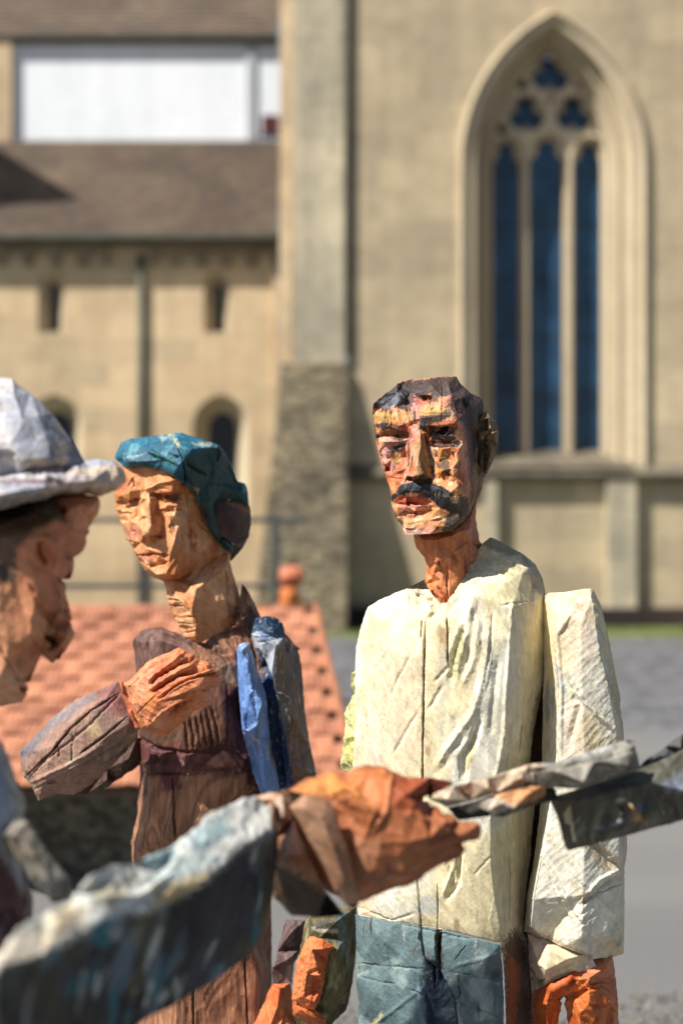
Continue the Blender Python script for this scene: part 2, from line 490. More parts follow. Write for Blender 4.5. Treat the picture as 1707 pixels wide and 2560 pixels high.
M['pipe'] = plain('weathered_downpipe', lin(84, 84, 72), 0.6, 0.2, 0.25, 5)
M['soffit'] = plain('eaves_wood', lin(92, 76, 58), 0.8, 0, 0.3, 6)

def roof_mat():
    t = NT('old_clay_roof')
    n = t.noise(t.co, 0.7, 5, 0.6); n2 = t.noise(t.map((9, 9, 9)), 1, 3, 0.7)
    v = t.n('ShaderNodeTexVoronoi'); v.inputs['Scale'].default_value = 7; t.l(t.map((1, 0.8, 0.8)), v.inputs['Vector'])
    rc = t.n('ShaderNodeSeparateColor'); t.l(v.outputs['Color'], rc.inputs[0])
    c = t.mix(t.ramp(n, 0.35, 0.68), lin(84, 70, 58), lin(118, 102, 82))
    c = t.mix(t.math('MULTIPLY', t.ramp(rc.outputs[0], 0.7, 0.98), 0.4), c, lin(126, 96, 78))
    c = t.mix(t.math('MULTIPLY', t.ramp(rc.outputs[1], 0.5, 0.9), 0.5), c, lin(80, 68, 60))
    c = t.mix(1.0, c, t.ramp(n2, 0.3, 0.7, (0.55, 0.55, 0.55), (1.2, 1.2, 1.2)), 'MULTIPLY')
    t.l(c, t.b.inputs['Base Color']); t.b.inputs['Roughness'].default_value = 0.75
    return t.m
M['roof'] = roof_mat()

def tile_mat():
    t = NT('terracotta_tile')
    oi = t.n('ShaderNodeObjectInfo')
    c = t.mix(oi.outputs['Random'], lin(188, 128, 96), lin(150, 98, 74))
    n = t.noise(t.co, 9, 5, 0.6)
    c = t.mix(1.0, c, t.ramp(n, 0.3, 0.7, (0.82, 0.8, 0.78), (1.1, 1.1, 1.1)), 'MULTIPLY')
    t.l(c, t.b.inputs['Base Color']); t.b.inputs['Roughness'].default_value = 0.7
    t.bump(t.noise(t.co, 120, 4, 0.6), 0.002)
    return t.m
M['tile'] = tile_mat()

def ground_mat():
    t = NT('worn_asphalt')
    sep = t.n('ShaderNodeSeparateXYZ'); t.l(t.co, sep.inputs[0])
    n0 = t.noise(t.co, 0.35, 5, 0.6); n1 = t.noise(t.co, 60, 4, 0.7); n2 = t.noise(t.co, 6, 5, 0.6)
    c = t.mix(t.ramp(n0, 0.35, 0.65), lin(108, 108, 108), lin(122, 120, 116))
    # a repaired, darker patch near the front and cobbles near the church
    yy = t.math('ADD', sep.outputs[1], t.math('MULTIPLY', n2, 0.5))
    patch = t.math('MULTIPLY', t.ramp(t.math('MULTIPLY', yy, 0.1), 0.665, 0.672), t.ramp(t.math('MULTIPLY', yy, 0.1), 0.742, 0.75, (1, 1, 1), (0, 0, 0)))
    c = t.mix(t.math('MULTIPLY', patch, 0.0), c, lin(110, 110, 112))
    near = t.ramp(t.math('MULTIPLY', yy, 0.1), 0.615, 0.63, (1, 1, 1), (0, 0, 0))
    c = t.mix(t.math('MULTIPLY', near, 0.5), c, lin(100, 98, 98))
    vor = t.n('ShaderNodeTexVoronoi'); vor.inputs['Scale'].default_value = 7.0; t.l(t.map((1, 0.75, 1)), vor.inputs['Vector'])
    rc = t.n('ShaderNodeSeparateColor'); t.l(vor.outputs['Color'], rc.inputs[0])
    cob = t.mix(t.ramp(rc.outputs[0], 0.1, 0.9), lin(88, 90, 94), lin(114, 114, 118))
    cob = t.mix(t.math('MULTIPLY', t.ramp(vor.outputs['Distance'], 0.42, 0.62), 0.7), cob, lin(74, 74, 76))
    far = t.ramp(t.math('MULTIPLY', yy, 0.05), 0.545, 0.56)
    c = t.mix(far, c, cob)
    c = t.mix(1.0, c, t.ramp(n1, 0.3, 0.7, (0.78, 0.78, 0.78), (1.16, 1.16, 1.16)), 'MULTIPLY')
    t.l(c, t.b.inputs['Base Color']); t.b.inputs['Roughness'].default_value = 0.85
    t.bump(n1, 0.006)
    return t.m
M['ground'] = ground_mat()
M['gravel'] = stone('loose_gravel', lin(140, 137, 131), lin(120, 117, 112), lin(90, 87, 84), 4, 0.01, rubble=45)
M['grass'] = plain('short_grass', lin(112, 120, 72), 0.8, 0, 0.35, 30, 0.0, 0.2)
M['soil'] = plain('mossy_soil', lin(96, 106, 60), 0.9, 0, 0.3, 5)

# ------------------------------------------------------------------ ground
g = mesh_obj('ground', [(-200, -60, 0), (200, -60, 0), (200, 300, 0), (-200, 300, 0)], [(0, 1, 2, 3)], M['ground'])
tag(g, kind='structure')
g = mesh_obj('verge', [(-14, 18.6, .004), (16, 18.6, .004), (16, 20.5, .004), (-14, 20.5, .004)], [(0, 1, 2, 3)], M['soil'])
tag(g, kind='structure')
rng = np.random.default_rng(5)
def grass(n, x0, x1, y0, y1, h):
    V = []; F = []
    xs = rng.uniform(x0, x1, n); ys = y1 - (y1 - y0) * rng.beta(1, 1.2, n) * (0.75 + 0.25 * np.sin(xs * 2.3) * np.sin(xs * .9 + 1)); a = rng.uniform(0, 6.28, n); hh = h * rng.uniform(.5, 1.2, n)
    for k in range(n):
        c, s = math.cos(a[k]) * .012, math.sin(a[k]) * .012; i = len(V)
        V += [(xs[k] - c, ys[k] - s, 0), (xs[k] + c, ys[k] + s, 0), (xs[k] + s * 3, ys[k] - c * 3, hh[k])]; F.append((i, i + 1, i + 2))
    return V, F
V, F = grass(20000, 0.0, 9.0, 18.9, 20.15, .035)
tag(mesh_obj('grass', V, F, M['grass']), kind='stuff')
# loose stones at the front right
V = []; F = []
ico = bmesh.new(); bmesh.ops.create_icosphere(ico, subdivisions=1, radius=1.0)
iv = [v.co.copy() for v in ico.verts]; ifc = [tuple(v.index for v in f.verts) for f in ico.faces]; ico.free()
for k in range(2200):
    x = rng.uniform(-0.6, 2.0); y = rng.uniform(4.4, 4.78) - 0.1 * math.sin(x * 4); r = rng.uniform(.003, .009)
    i = len(V); V += [(x + v.x * r * 1.2, y + v.y * r, r * .5 + v.z * r * .7) for v in iv]; F += [tuple(q + i for q in f) for f in ifc]
tag(mesh_obj('gravel', V, F, M['gravel']), kind='stuff')

# ------------------------------------------------------------------ church
YW = 20.5; YL = 22.0
church = empty('church', (X(868, YW), YW, 0), 'sandstone church with tall pointed tracery window, corner buttress and low tiled side aisle', 'church')

def panel(name, outline, holes, y, mat, parent, thick=0.0):
    """a flat wall in the XZ plane with openings; thick > 0 gives it side faces towards +Y"""
    co = []; faces = []
    for poly in [outline] + holes:
        n = len(co); co += [Vector(p) for p in poly]; faces.append(list(range(n, n + len(poly))))
    edges = [(f[i], f[(i + 1) % len(f)]) for f in faces for i in range(len(f))]
    vo, eo, fo, _, _, _ = delaunay_2d_cdt(co, edges, [faces[0]], 1, 1e-5)
    keep = []
    for f in fo:
        cx = sum(vo[i].x for i in f) / len(f); cy = sum(vo[i].y for i in f) / len(f)
        if any(poly_sd(np.array([cx]), np.array([cy]), h)[0] < 0 for h in holes): continue
        keep.append(f)
    V = [(v.x, y, v.y) for v in vo]
    F = [tuple(f) for f in keep]
    if thick:
        n = len(V); V += [(v.x, y + thick, v.y) for v in vo]; F += [tuple(i + n for i in f[::-1]) for f in keep]
        for poly in [outline] + holes:
            m = len(V)
            V += [(p[0], y, p[1]) for p in poly] + [(p[0], y + thick, p[1]) for p in poly]; k = len(poly)
            F += [(m + i, m + (i + 1) % k, m + k + (i + 1) % k, m + k + i) for i in range(k)]
    b = MB(); b.V = V; b.F = F
    o = b.build(name, mat, parent)
    return o

def arch(cx, hw, Rr, zs, zb, n=14):
    """outline of a pointed (or round) arch: from lower left, over the apex, to lower right"""
    pts = [(cx - hw, zb)]
    c = Rr - hw
    top = math.acos(max(-1, min(1, c / Rr))) if Rr > hw else R(90)
    for k in range(n + 1):
        a = top * k / n; pts.append((cx + c - Rr * math.cos(a), zs + Rr * math.sin(a)))
    pts += [(2 * cx - p[0], p[1]) for p in pts[:-1][::-1]] if Rr > hw else [(2 * cx - p[0], p[1]) for p in pts[:-1][::-1]]
    return pts

def rings(profiles, name, mat, parent, smooth=False):
    """ribbons between successive outlines [(pts, y), ...] - a moulded reveal"""
    V = []; F = []
    for pts, y in profiles: V += [(p[0], y, p[1]) for p in pts]
    n = len(profiles[0][0])
    for k in range(len(profiles) - 1):
        for i in range(n - 1):
            a = k * n + i; F.append((a, a + 1, a + n + 1, a + n))
    return mesh_obj(name, V, F, mat, parent)

S_ = YW / K
cx = X(1381, YW); HW = 236 * S_; RR = 406 * S_; ZS = Z(402, YW); ZB = Z(1168, YW)
AH = 375 * S_
def inner(o):
    w_, h_ = HW - o, AH - .78 * o
    return arch(cx, w_, (h_ * h_ + w_ * w_) / (2 * w_), ZS, ZB)
hood = inner(0)
o1 = 40 * S_
wall_out = [(X(868, YW), 0), (12, 0), (12, 14), (X(868, YW), 14)]
panel('wall', wall_out, [inner(o1)], YW, M['ashlar'], church)
# hood mould: a thin proud band, then stepped and hollowed reveal
rings([(hood, YW - .002), (hood, YW - .07), (inner(9 * S_), YW - .10), (inner(16 * S_), YW - .05), (inner(16 * S_), YW - .012), (inner(o1), YW - .012), (inner(o1), YW + .10)], 'hood_moulding', M['moulding'], church)
prof = [(o1, .10), (46 * S_, .13), (50 * S_, .24), (58 * S_, .28), (62 * S_, .20), (68 * S_, .22), (72 * S_, .36), (80 * S_, .42), (82 * S_, .36), (86 * S_, .40), (92 * S_, .56), (97 * S_, .60)]
rings([(inner(o), YW + y) for o, y in prof], 'window_reveal', M['moulding'], church)
YT = YW + .60
win = mesh_obj('window', *(lambda p: ([(q[0], YT + .16, q[1]) for q in p], [tuple(range(len(p)))]))(inner(92 * S_)), M['lead'], church)
# sloping sill
b = MB(); x0, x1 = cx - HW + o1, cx + HW - o1
b.hexa([(x0, YW - .16, ZB - .02), (x1, YW - .16, ZB - .02), (x1, YT + .2, ZB - .02), (x0, YT + .2, ZB - .02), (x0, YW - .16, ZB + .01), (x1, YW - .16, ZB + .01), (x1, YT + .2, ZB + .30), (x0, YT + .2, ZB + .30)])
b.build('window_sill', M['weathered'], church)

# tracery: two plates with the openings cut through
def tx(x): return X(x, YT)
def tz(y): return Z(y, YT)
u = YT / K
tcx = cx
def circ(x, y, r, n=20): return [(tx(x) + r * u * math.cos(2 * math.pi * k / n), tz(y) + r * u * math.sin(2 * math.pi * k / n)) for k in range(n)]
def trefoil(x, y, r, lobe, n=48, rot=90):
    pts = []
    for k in range(n):
        a = 2 * math.pi * k / n
        best = 0.3 * r
        for j in range(3):
            c = R(rot + 120 * j); d = (a - c + math.pi) % (2 * math.pi) - math.pi
            q = lobe ** 2 - (r * math.sin(d)) ** 2
            if q > 0 and abs(d) < math.pi / 2: best = max(best, r * math.cos(d) + math.sqrt(q))
        pts.append((tx(x) + best * u * math.cos(a), tz(y) + best * u * math.sin(a)))
    return pts
def lancet(xa, xb, ytop, g, cusp=False):
    w_ = (xb - xa) / 2 + g; c = (xa + xb) / 2; ys = ytop + 62
    pts = [(tx(c - w_), tz(1175)), (tx(c + w_), tz(1175))]
    right = []
    for k in range(9):
        t = k / 8.0
        xx = w_ * math.cos(t * math.pi / 2) ** 0.8 if k < 8 else 0
        yy = ys - (62 + g) * math.sin(t * math.pi / 2)
        if cusp and 0.2 < t < 0.55: xx *= 0.66
        right.append((c + xx, yy))
    pts += [(tx(a), tz(b_)) for a, b_ in right] + [(tx(2 * c - a), tz(b_)) for a, b_ in right[::-1][1:]]
    return pts
LX = [(1230, 1300), (1324, 1409), (1433, 1510)]
dx = -1
holes_front = [lancet(a, b, t, 7) for (a, b), t in zip(LX, (352, 345, 352))]
holes_front += [circ(1374, 186, 51), circ(1314, 288, 47), circ(1432, 288, 47), circ(1302, 214, 17, 8), circ(1446, 214, 17, 8), circ(1254, 326, 15, 8), circ(1492, 326, 15, 8), circ(1374, 252, 9, 8)]
holes_back = [lancet(a, b, t, 0, True) for (a, b), t in zip(LX, (356, 349, 356))]
holes_back += [trefoil(1374, 186, 27, 25), trefoil(1314, 288, 25, 24), trefoil(1432, 288, 25, 24), circ(1302, 214, 14, 8), circ(1446, 214, 14, 8), circ(1254, 326, 12, 8), circ(1492, 326, 12, 8), circ(1373, 252, 7, 8)]
tr_out = inner(91 * S_)
panel('tracery', tr_out, holes_front, YT - .10, M['moulding'], church, .12)
tr_out2 = inner(90 * S_)
panel('tracery_cusps', tr_out2, holes_back, YT + .022, M['moulding'], church, .09)
# glass: panes between saddle bars
rows = [(330, 428), (434, 556), (562, 694), (700, 836), (842, 978), (984, 1150)]
for (a, b) in LX:
    for (ya, yb) in rows:
        p = MB(); p.box(tx(a - 3), tx((a + b) / 2 - 1.5), YT + .125, YT + .14, tz(yb), tz(ya)); p.box(tx((a + b) / 2 + 1.5), tx(b + 3), YT + .125, YT + .14, tz(yb), tz(ya))
        p.build('pane', M['glass'], win)
for (ya, yb) in rows[:-1]:
    p = MB(); p.box(tx(1236), tx(1503), YT + .118, YT + .15, tz(yb + 6), tz(yb)); p.build('saddle_bar', M['lead'], win)
for (x_, y_, r_) in [(1374, 186, 44), (1314, 288, 42), (1432, 288, 42), (1298, 208, 12), (1447, 212, 12), (1250, 330, 14), (1494, 330, 14)]:
    cc = circ(x_, y_, r_, 16)
    mesh_obj('pane', [(q[0], YT + .13 + .004 * (r_ % 3), q[1]) for q in cc], [tuple(range(16))], M['glass'], win)

# string course, lower pilasters, plinth
b = MB()
xa, xb = X(870, YW), 12.0
b.hexa([(xa, YW - .16, Z(1203, YW)), (xb, YW - .16, Z(1203, YW)), (xb, YW, Z(1203, YW)), (xa, YW, Z(1203, YW)), (xa, YW - .20, Z(1186, YW)), (xb, YW - .20, Z(1186, YW)), (xb, YW, Z(1160, YW)), (xa, YW, Z(1160, YW))])
b.build('string_course', M['weathered'], church, 0.01)
for (a, c) in ((1213, 1244), (1518, 1592)):
    b = MB(); b.box(X(a, YW - .2), X(c, YW - .2), YW - .17, YW, 0.2, Z(1206, YW)); b.build('pilaster', M['pale_stone'], church, 0.01)
b = MB(); b.box(X(869, YW), 12, YW - .30, YW - .001, -.05, Z(1518, YW)); b.build('plinth', M['plinth'], church, 0.02)

# corner buttress: shallow pilaster above, battered rubble below
b = MB(); b.box(X(735, YW), X(862, YW), YW - .10, YW + .6, Z(900, YW) - .1, 14); b.build('corner_pilaster', M['pale_stone'], church, 0.01)
b = MB(); b.box(X(700, YW), X(734, YW), YW + .02, YW + .6, 0, 14); b.build('corner_quoin', M['ashlar_warm'], church, 0.01)
zt = Z(893, YW)
b = MB()
b.hexa([(X(630, YW - 1.15), YW - 1.15, -.05), (X(868, YW - 1.15), YW - 1.15, -.05), (X(869, YW), YW + .5, -.05), (X(645, YW), YW + .5, -.05),
        (X(704, YW), YW - .14, zt - .1), (X(868, YW), YW - .14, zt - .1), (X(868, YW), YW + .5, zt), (X(704, YW), YW + .5, zt)])
b.build('buttress', M['rubble'], church, 0.02)
b = MB(); b.tube((X(868, YW), YW - .06, zt + .02), (X(868, YW), YW - .06, 14), .042); b.build('downpipe', M['pipe'], church, smooth=True)
b = MB(); b.tube((X(733, YW), YW - .02, zt), (X(733, YW), YW - .02, 14), .018); b.build('downpipe', M['moulding'], church, smooth=True)

# side aisle wall with slit windows and arched windows, frieze of little arches
XL1 = X(697, YL)
slits = []
for xc in (128, 543):
    slits.append((X(xc, YL), 33 * YL / K, Z(712, YL), Z(832, YL)))
wins = []
for xc in (128, 543):
    wins.append((X(xc + 8, YL), 70 * YL / K, Z(1066, YL), Z(1330, YL)))
holes = [arch(a, hw, hw * 1.001, zs, zb, 8) for a, hw, zs, zb in slits] + [arch(a, hw, hw * 1.15, zs, zb, 10) for a, hw, zs, zb in wins]
panel('aisle_wall', [(-12, -.5), (XL1, -.5), (XL1, 5.8), (-12, 5.8)], holes, YL, M['ashlar_warm'], church)
for (a, hw, zs, zb) in slits:
    rings([(arch(a, hw, hw * 1.001, zs, zb, 8), YL), (arch(a, hw * .30, hw * .301, zs, zb + .05, 8), YL + .30)], 'slit_reveal', M['moulding'], church)
    o = mesh_obj('slit_window', [(a - .12, YL + .34, zb), (a + .12, YL + .34, zb), (a + .12, YL + .34, zs + .2), (a - .12, YL + .34, zs + .2)], [(0, 1, 2, 3)], M['darkglass'], church)
    b = MB(); b.hexa([(a - hw, YL - .002, zb - .01), (a + hw, YL - .002, zb - .01), (a + hw, YL + .36, zb - .01), (a - hw, YL + .36, zb - .01), (a - hw, YL, zb), (a + hw, YL, zb), (a + hw, YL + .36, zb + .06), (a - hw, YL + .36, zb + .06)])
    b.build('slit_sill', M['moulding'], church)
for (a, hw, zs, zb) in wins:
    rings([(arch(a, hw, hw * 1.15, zs, zb, 10), YL), (arch(a, hw * .5, hw * .58, zs, zb + .1, 10), YL + .42)], 'arch_reveal', M['moulding'], church)
    o = mesh_obj('arched_window', [(a - .3, YL + .42, zb), (a + .3, YL + .42, zb), (a + .3, YL + .42, zs + .5), (a - .3, YL + .42, zs + .5)], [(0, 1, 2, 3)], M['darkglass'], church)
    for k in range(5):
        b = MB(); b.box(a - .2, a + .2, YL + .40, YL + .415, zb + .3 * k + .28, zb + .3 * k + .3); b.build('glazing_bar', M['lead'], o)
# pilaster strips and frieze
def frieze(x0, x1, n):
    zt_, zb_ = 6.0, Z(662, YL - .12)
    pts = [(x0, zt_), (x0, zb_)]
    st = (x1 - x0) / n
    for k in range(n):
        a = x0 + st * k
        pts += [(a + st * .16, zb_)] + [(a + st * .5 - st * .34 * math.cos(math.pi * j / 6), zb_ + .09 + st * .34 * math.sin(math.pi * j / 6)) for j in range(7)] + [(a + st * .84, zb_)]
    pts += [(x1, zb_), (x1, zt_)]
    panel('arched_frieze', pts, [], YL - .12, M['frieze'], church, .118)
frieze(X(-60, YL), X(272, YL), 5); frieze(X(378, YL), X(690, YL), 5); frieze(X(-430, YL), X(-150, YL), 4)
b = MB(); b.tube((X(354, YL), YL - .055, 0), (X(354, YL), YL - .055, Z(640, YL)), .055); b.build('downpipe', M['pipe'], church, smooth=True)
b = MB(); b.box(X(684, YL), X(699, YL), YL - .07, YL - .001, 0, 6.0); b.build('pilaster_strip', M['ashlar_warm'], church)

def stepped_roof(name, x0, x1, y0, z0, y1, z1, n, mat, parent, t=.035):
    V = []; F = []
    for k in range(n):
        a, b2 = k / n, (k + 1) / n
        ya, yb = y0 + (y1 - y0) * a, y0 + (y1 - y0) * b2; za, zb = z0 + (z1 - z0) * a, z0 + (z1 - z0) * b2
        i = len(V)
        V += [(x0, ya, za), (x1, ya, za), (x1, ya, za + t), (x0, ya, za + t), (x1, yb, zb + .003), (x0, yb, zb + .003)]
        F += [(i, i + 1, i + 2, i + 3), (i + 3, i + 2, i + 4, i + 5)]
    return mesh_obj(name, V, F, mat, parent)
ye, ze = YL - .26, Z(583, YL - .26)
yr = YL + 2.6; zr = Z(352, yr)
stepped_roof('roof', -12, X(694, ye), ye, ze, yr, zr, 30, M['roof'], church)
b = MB(); b.box(-12, X(694, ye), ye - .06, ye + .05, ze - .10, ze - .01); b.build('gutter', M['pipe'], church, 0.02)
b = MB(); b.box(-12, X(694, ye), ye + .02, YL, ze - .14, ze - .06); b.build('eaves_board', M['soffit'], church)
# ridge tiles and clerestory
b = MB()
YP = yr + .1
b.box(X(30, YP), 0.05 + X(712, YP), YP, YP + .2, zr - .4, Z(96, YP)); b.build('plaster_wall', M['plaster'], church)
b = MB(); b.box(X(-600, YP), X(34, YP), YP - .12, YP + .2, zr - .4, Z(96, YP)); b.build('stone_pier', M['ashlar_warm'], church, 0.01)
b = MB(); b.box(X(616, YP), X(638, YP), YP - .05, YP - .002, zr - .2, Z(104, YP)); b.build('corner_strip', plain('grey_painted_strip', lin(176, 180, 182), .7, 0, .1), church)
o = mesh_obj('window_shutter', [(X(655, YP), YP - .01, Z(334, YP)), (X(697, YP), YP - .01, Z(334, YP)), (X(697, YP), YP - .01, Z(288, YP)), (X(655, YP), YP - .01, Z(288, YP))], [(0, 1, 2, 3)], M['redglass'], church)
b = MB(); b.box(X(650, YP), X(702, YP), YP - .03, YP - .011, Z(340, YP), Z(334, YP)); b.box(X(674, YP), X(678, YP), YP - .03, YP - .011, Z(334, YP), Z(288, YP)); b.build('frame', M['lead'], o)
yu = YP - .12; zu = Z(84, yu)
stepped_roof('roof', -12, X(694, yu), yu, zu, yu + 3, zu + 2.7, 20, M['roof'], church)
b = MB(); b.box(-12, X(694, yu), yu - .05, yu + .05, zu - .09, zu - .01); b.build('gutter', M['pipe'], church, 0.02)
b = MB(); b.box(-12, X(694, yu), yu + .05, YP - .001, zu - .14, zu - .04); b.build('eaves_board', M['soffit'], church)

# unseen roof and wall added to throw the shadow wedge on the aisle roof
def on_roof(x, y):
    a = Vector((0, 0, CAMZ)); d = Vector(P(x, y, 1.0)) - a
    n = Vector((0, -(zr - ze), yr - ye)).normalized(); p0 = Vector((0, ye, ze))
    return a + d * ((p0 - a).dot(n) / d.dot(n))
Sv = Vector((sx, sy, sz))
tri = [on_roof(207, 503), on_roof(-260, 216), on_roof(-260, 536)]
nb = empty('aisle_shadow_caster', tuple(on_roof(-260, 500) + Sv * 6), 'unseen house just left of the church aisle', 'blocker')
b = MB(); lo = [p + Sv * 6.0 for p in tri]; hi = [p + Sv * 7.2 for p in tri]
b.add(lo + hi, [(0, 2, 1), (3, 4, 5), (0, 1, 4, 3), (1, 2, 5, 4), (2, 0, 3, 5)]); b.build('roof', M['roof'], nb)  # added slab: the wedge's outline carried out and extruded along the sun direction
m0 = lo[2]; b = MB(); b.box(m0.x - 2.5, m0.x + .3, m0.y - 1, m0.y + 1.2, 0, m0.z - .05); b.build('wall', M['ashlar'], nb)  # added box standing under the wedge caster

# ------------------------------------------------------------------ low hut with a clay tile roof
hut = empty('tiled_hut', (-1.2, 6.6, 0), 'low pebbled hut with pale terracotta tile roof behind the capped figure', 'hut')
YE, ZE, SL = 5.95, .50, R(30)
rowstep = .083; TW = .168
thick = .012
def tile_mesh(nm):
    V = []; F = []
    nx = 24; Lz = rowstep + .03
    prof = []
    for i in range(nx + 1):
        t = i / nx
        h = .010 * max(0, math.sin(math.pi * min(1, t / .52))) ** 0.8 if t < .52 else 0.0
        g_ = -.0045 if (i % 4 == 0) else 0
        prof.append((TW * t, h + g_))
    for (a, up) in ((0, thick), (Lz, thick * .2)):
        for x, h in prof: V.append((x, a, h + up))
    for x, h in prof: V.append((x, 0, h + thick - .011))
    n = nx + 1
    for i in range(nx):
        F += [(i, i + 1, n + i + 1, n + i), (i + 1, i, 2 * n + i, 2 * n + i + 1)]
    me = bpy.data.meshes.new(nm); me.from_pydata(V, [], F); me.materials.append(M['tile']); me.update()
    return me
tm = tile_mesh('tile')
rr = random.Random(3)
nrow = 16
Q = Matrix.Rotation(SL, 4, 'X')
for j in range(nrow):
    y = YE + j * rowstep * math.cos(SL); z = ZE + j * rowstep * math.sin(SL)
    xr = X(905, YE) + (X(797, 7.05) - X(905, YE)) * j / nrow
    x = xr - TW - rr.uniform(0, .01) ; x -= (j % 2) * TW * .5
    if (j % 2): 
        pass
    while x > X(-40, y) - TW:
        o = bpy.data.objects.new('tile', tm); C.objects.link(o); o.parent = hut
        o.location = Vector((x, y, z + rr.uniform(-.001, .0025))) - hut.location
        o.rotation_euler = (SL + R(rr.uniform(-.8, .8)), R(rr.uniform(-.5, .5)), R(rr.uniform(-.8, .8)))
        x -= TW + .001
ztop = ZE + nrow * rowstep * math.sin(SL); ytop = YE + nrow * rowstep * math.cos(SL)
b = MB(); xl, xr0, xr1 = X(-60, YE) - .6, X(905, YE) - .01, X(797, 7.05) - .01
b.hexa([(xl, YE + .03, ZE - .05), (xr0, YE + .03, ZE - .05), (xr1, ytop, ztop - .08), (xl, ytop, ztop - .08), (xl, YE + .03, ZE - .02), (xr0, YE + .03, ZE - .02), (xr1, ytop, ztop - .01), (xl, ytop, ztop - .01)])
b.build('roof_deck', M['soffit'], hut)
b = MB(); b.box(xl, xr0 - .25, YE + .60, ytop - .1, 0, ZE + .02); b.build('wall', M['pebble'], hut)
b = MB()
b.hexa([(xr0 - .02, YE - .01, ZE - .03), (xr0 + .015, YE - .01, ZE - .03), (xr1 + .015, ytop, ztop - .03), (xr1 - .02, ytop, ztop - .03),
        (xr0 - .02, YE - .01, ZE + .045), (xr0 + .008, YE - .01, ZE + .025), (xr1 + .008, ytop, ztop + .025), (xr1 - .02, ytop, ztop + .045)])
b.build('verge_capping', M['tile'], hut, .006)
b = MB(); b.tube((xl, ytop + .02, ztop + .0), (xr1, ytop + .02, ztop + .0), .022, 10); b.build('ridge_roll', M['tile'], hut, smooth=True)

# ------------------------------------------------------------------ railing
rl = empty('railing', (X(690, 9), 9, 0), 'thin grey-green iron railing between the tiled hut and the church', 'railing')
for y_, t_ in ((1300, .015), (1465, .015), (1541, .012)):
    b = MB(); b.box(X(-200, 9), X(768 if y_ == 1300 else 705, 9), 9 - t_, 9 + t_, Z(y_, 9) - t_, Z(y_, 9) + t_); b.build('rail', M['iron'], rl, .004)
for x_ in (-180, 355, 690):
    b = MB(); b.box(X(x_, 9) - .02, X(x_, 9) + .02, 9 - .0201, 9 + .0201, 0, Z(1292, 9)); b.build('post', M['iron'], rl, .004)

# ------------------------------------------------------------------ the carved figures
W1 = carved('carved_painted_wood', rings=0)
W2 = carved('carved_grainy_wood', tint=0.5, grain=1.5, rings=17)
W3 = carved('carved_shirt_wood', tint=0.22, grain=1.2, fibre=1.3, pit=0.35, rot=(0, R(38), 0), chip=lin(214, 184, 140), chip_th=0.72)
W4 = carved('carved_blue_wood', tint=0.4, grain=1.3, rough=0.45, chip=lin(196, 202, 210), chip_th=0.64)
W5 = carved('carved_flesh_wood', tint=0.28, grain=0.9, rot=(0, R(60), 0), rough=0.5)

ORG = lin(214, 146, 96); ORG2 = lin(188, 98, 52); PNK = lin(208, 142, 126); RED = lin(168, 66, 50); YEL = lin(190, 152, 82)
BLK = lin(38, 38, 42); BLU = lin(70, 80, 92); DBR = lin(74, 58, 54); TAN = lin(222, 170, 124); OLV = lin(128, 112, 72); PUR = lin(110, 84, 84)

# ---- the man with the moustache in the cream shirt
D1 = 2.5
man = empty('carved_figure', (X(1090, D1), D1, 0), 'carved wooden man with black moustache in a long cream shirt and blue-grey trousers', 'sculpture', 'carved wooden figures in the square')
TH = (880, 900, 3.5643)
def Bh(x):
    return (-25 - (x - 552) * .112) if x < 962 else (-71 + (x - 962) * .42)
outl = [(400, 215, -5), (460, 185, 10), (640, 160, 15), (780, 148, 20), (930, 142, 25), (1000, 250, 10), (1060, 290, 25), (1160, 350, 45), (1180, 480, 50), (1175, 700, 55),
        (1182, 1040, 50), (1150, 1150, 45), (1106, 1255, 35), (1062, 1335, 10), (1008, 1425, -20), (885, 1526, -45), (700, 1548, -55), (540, 1558, -45), (470, 1556, -35), (440, 1485, -15),
        (380, 1400, -5), (350, 1310, 5), (342, 1240, 8), (332, 1130, 10), (285, 1000, 12), (235, 850, 15), (205, 700, 18), (180, 500, 20), (186, 385, 12), (290, 300, 0)]
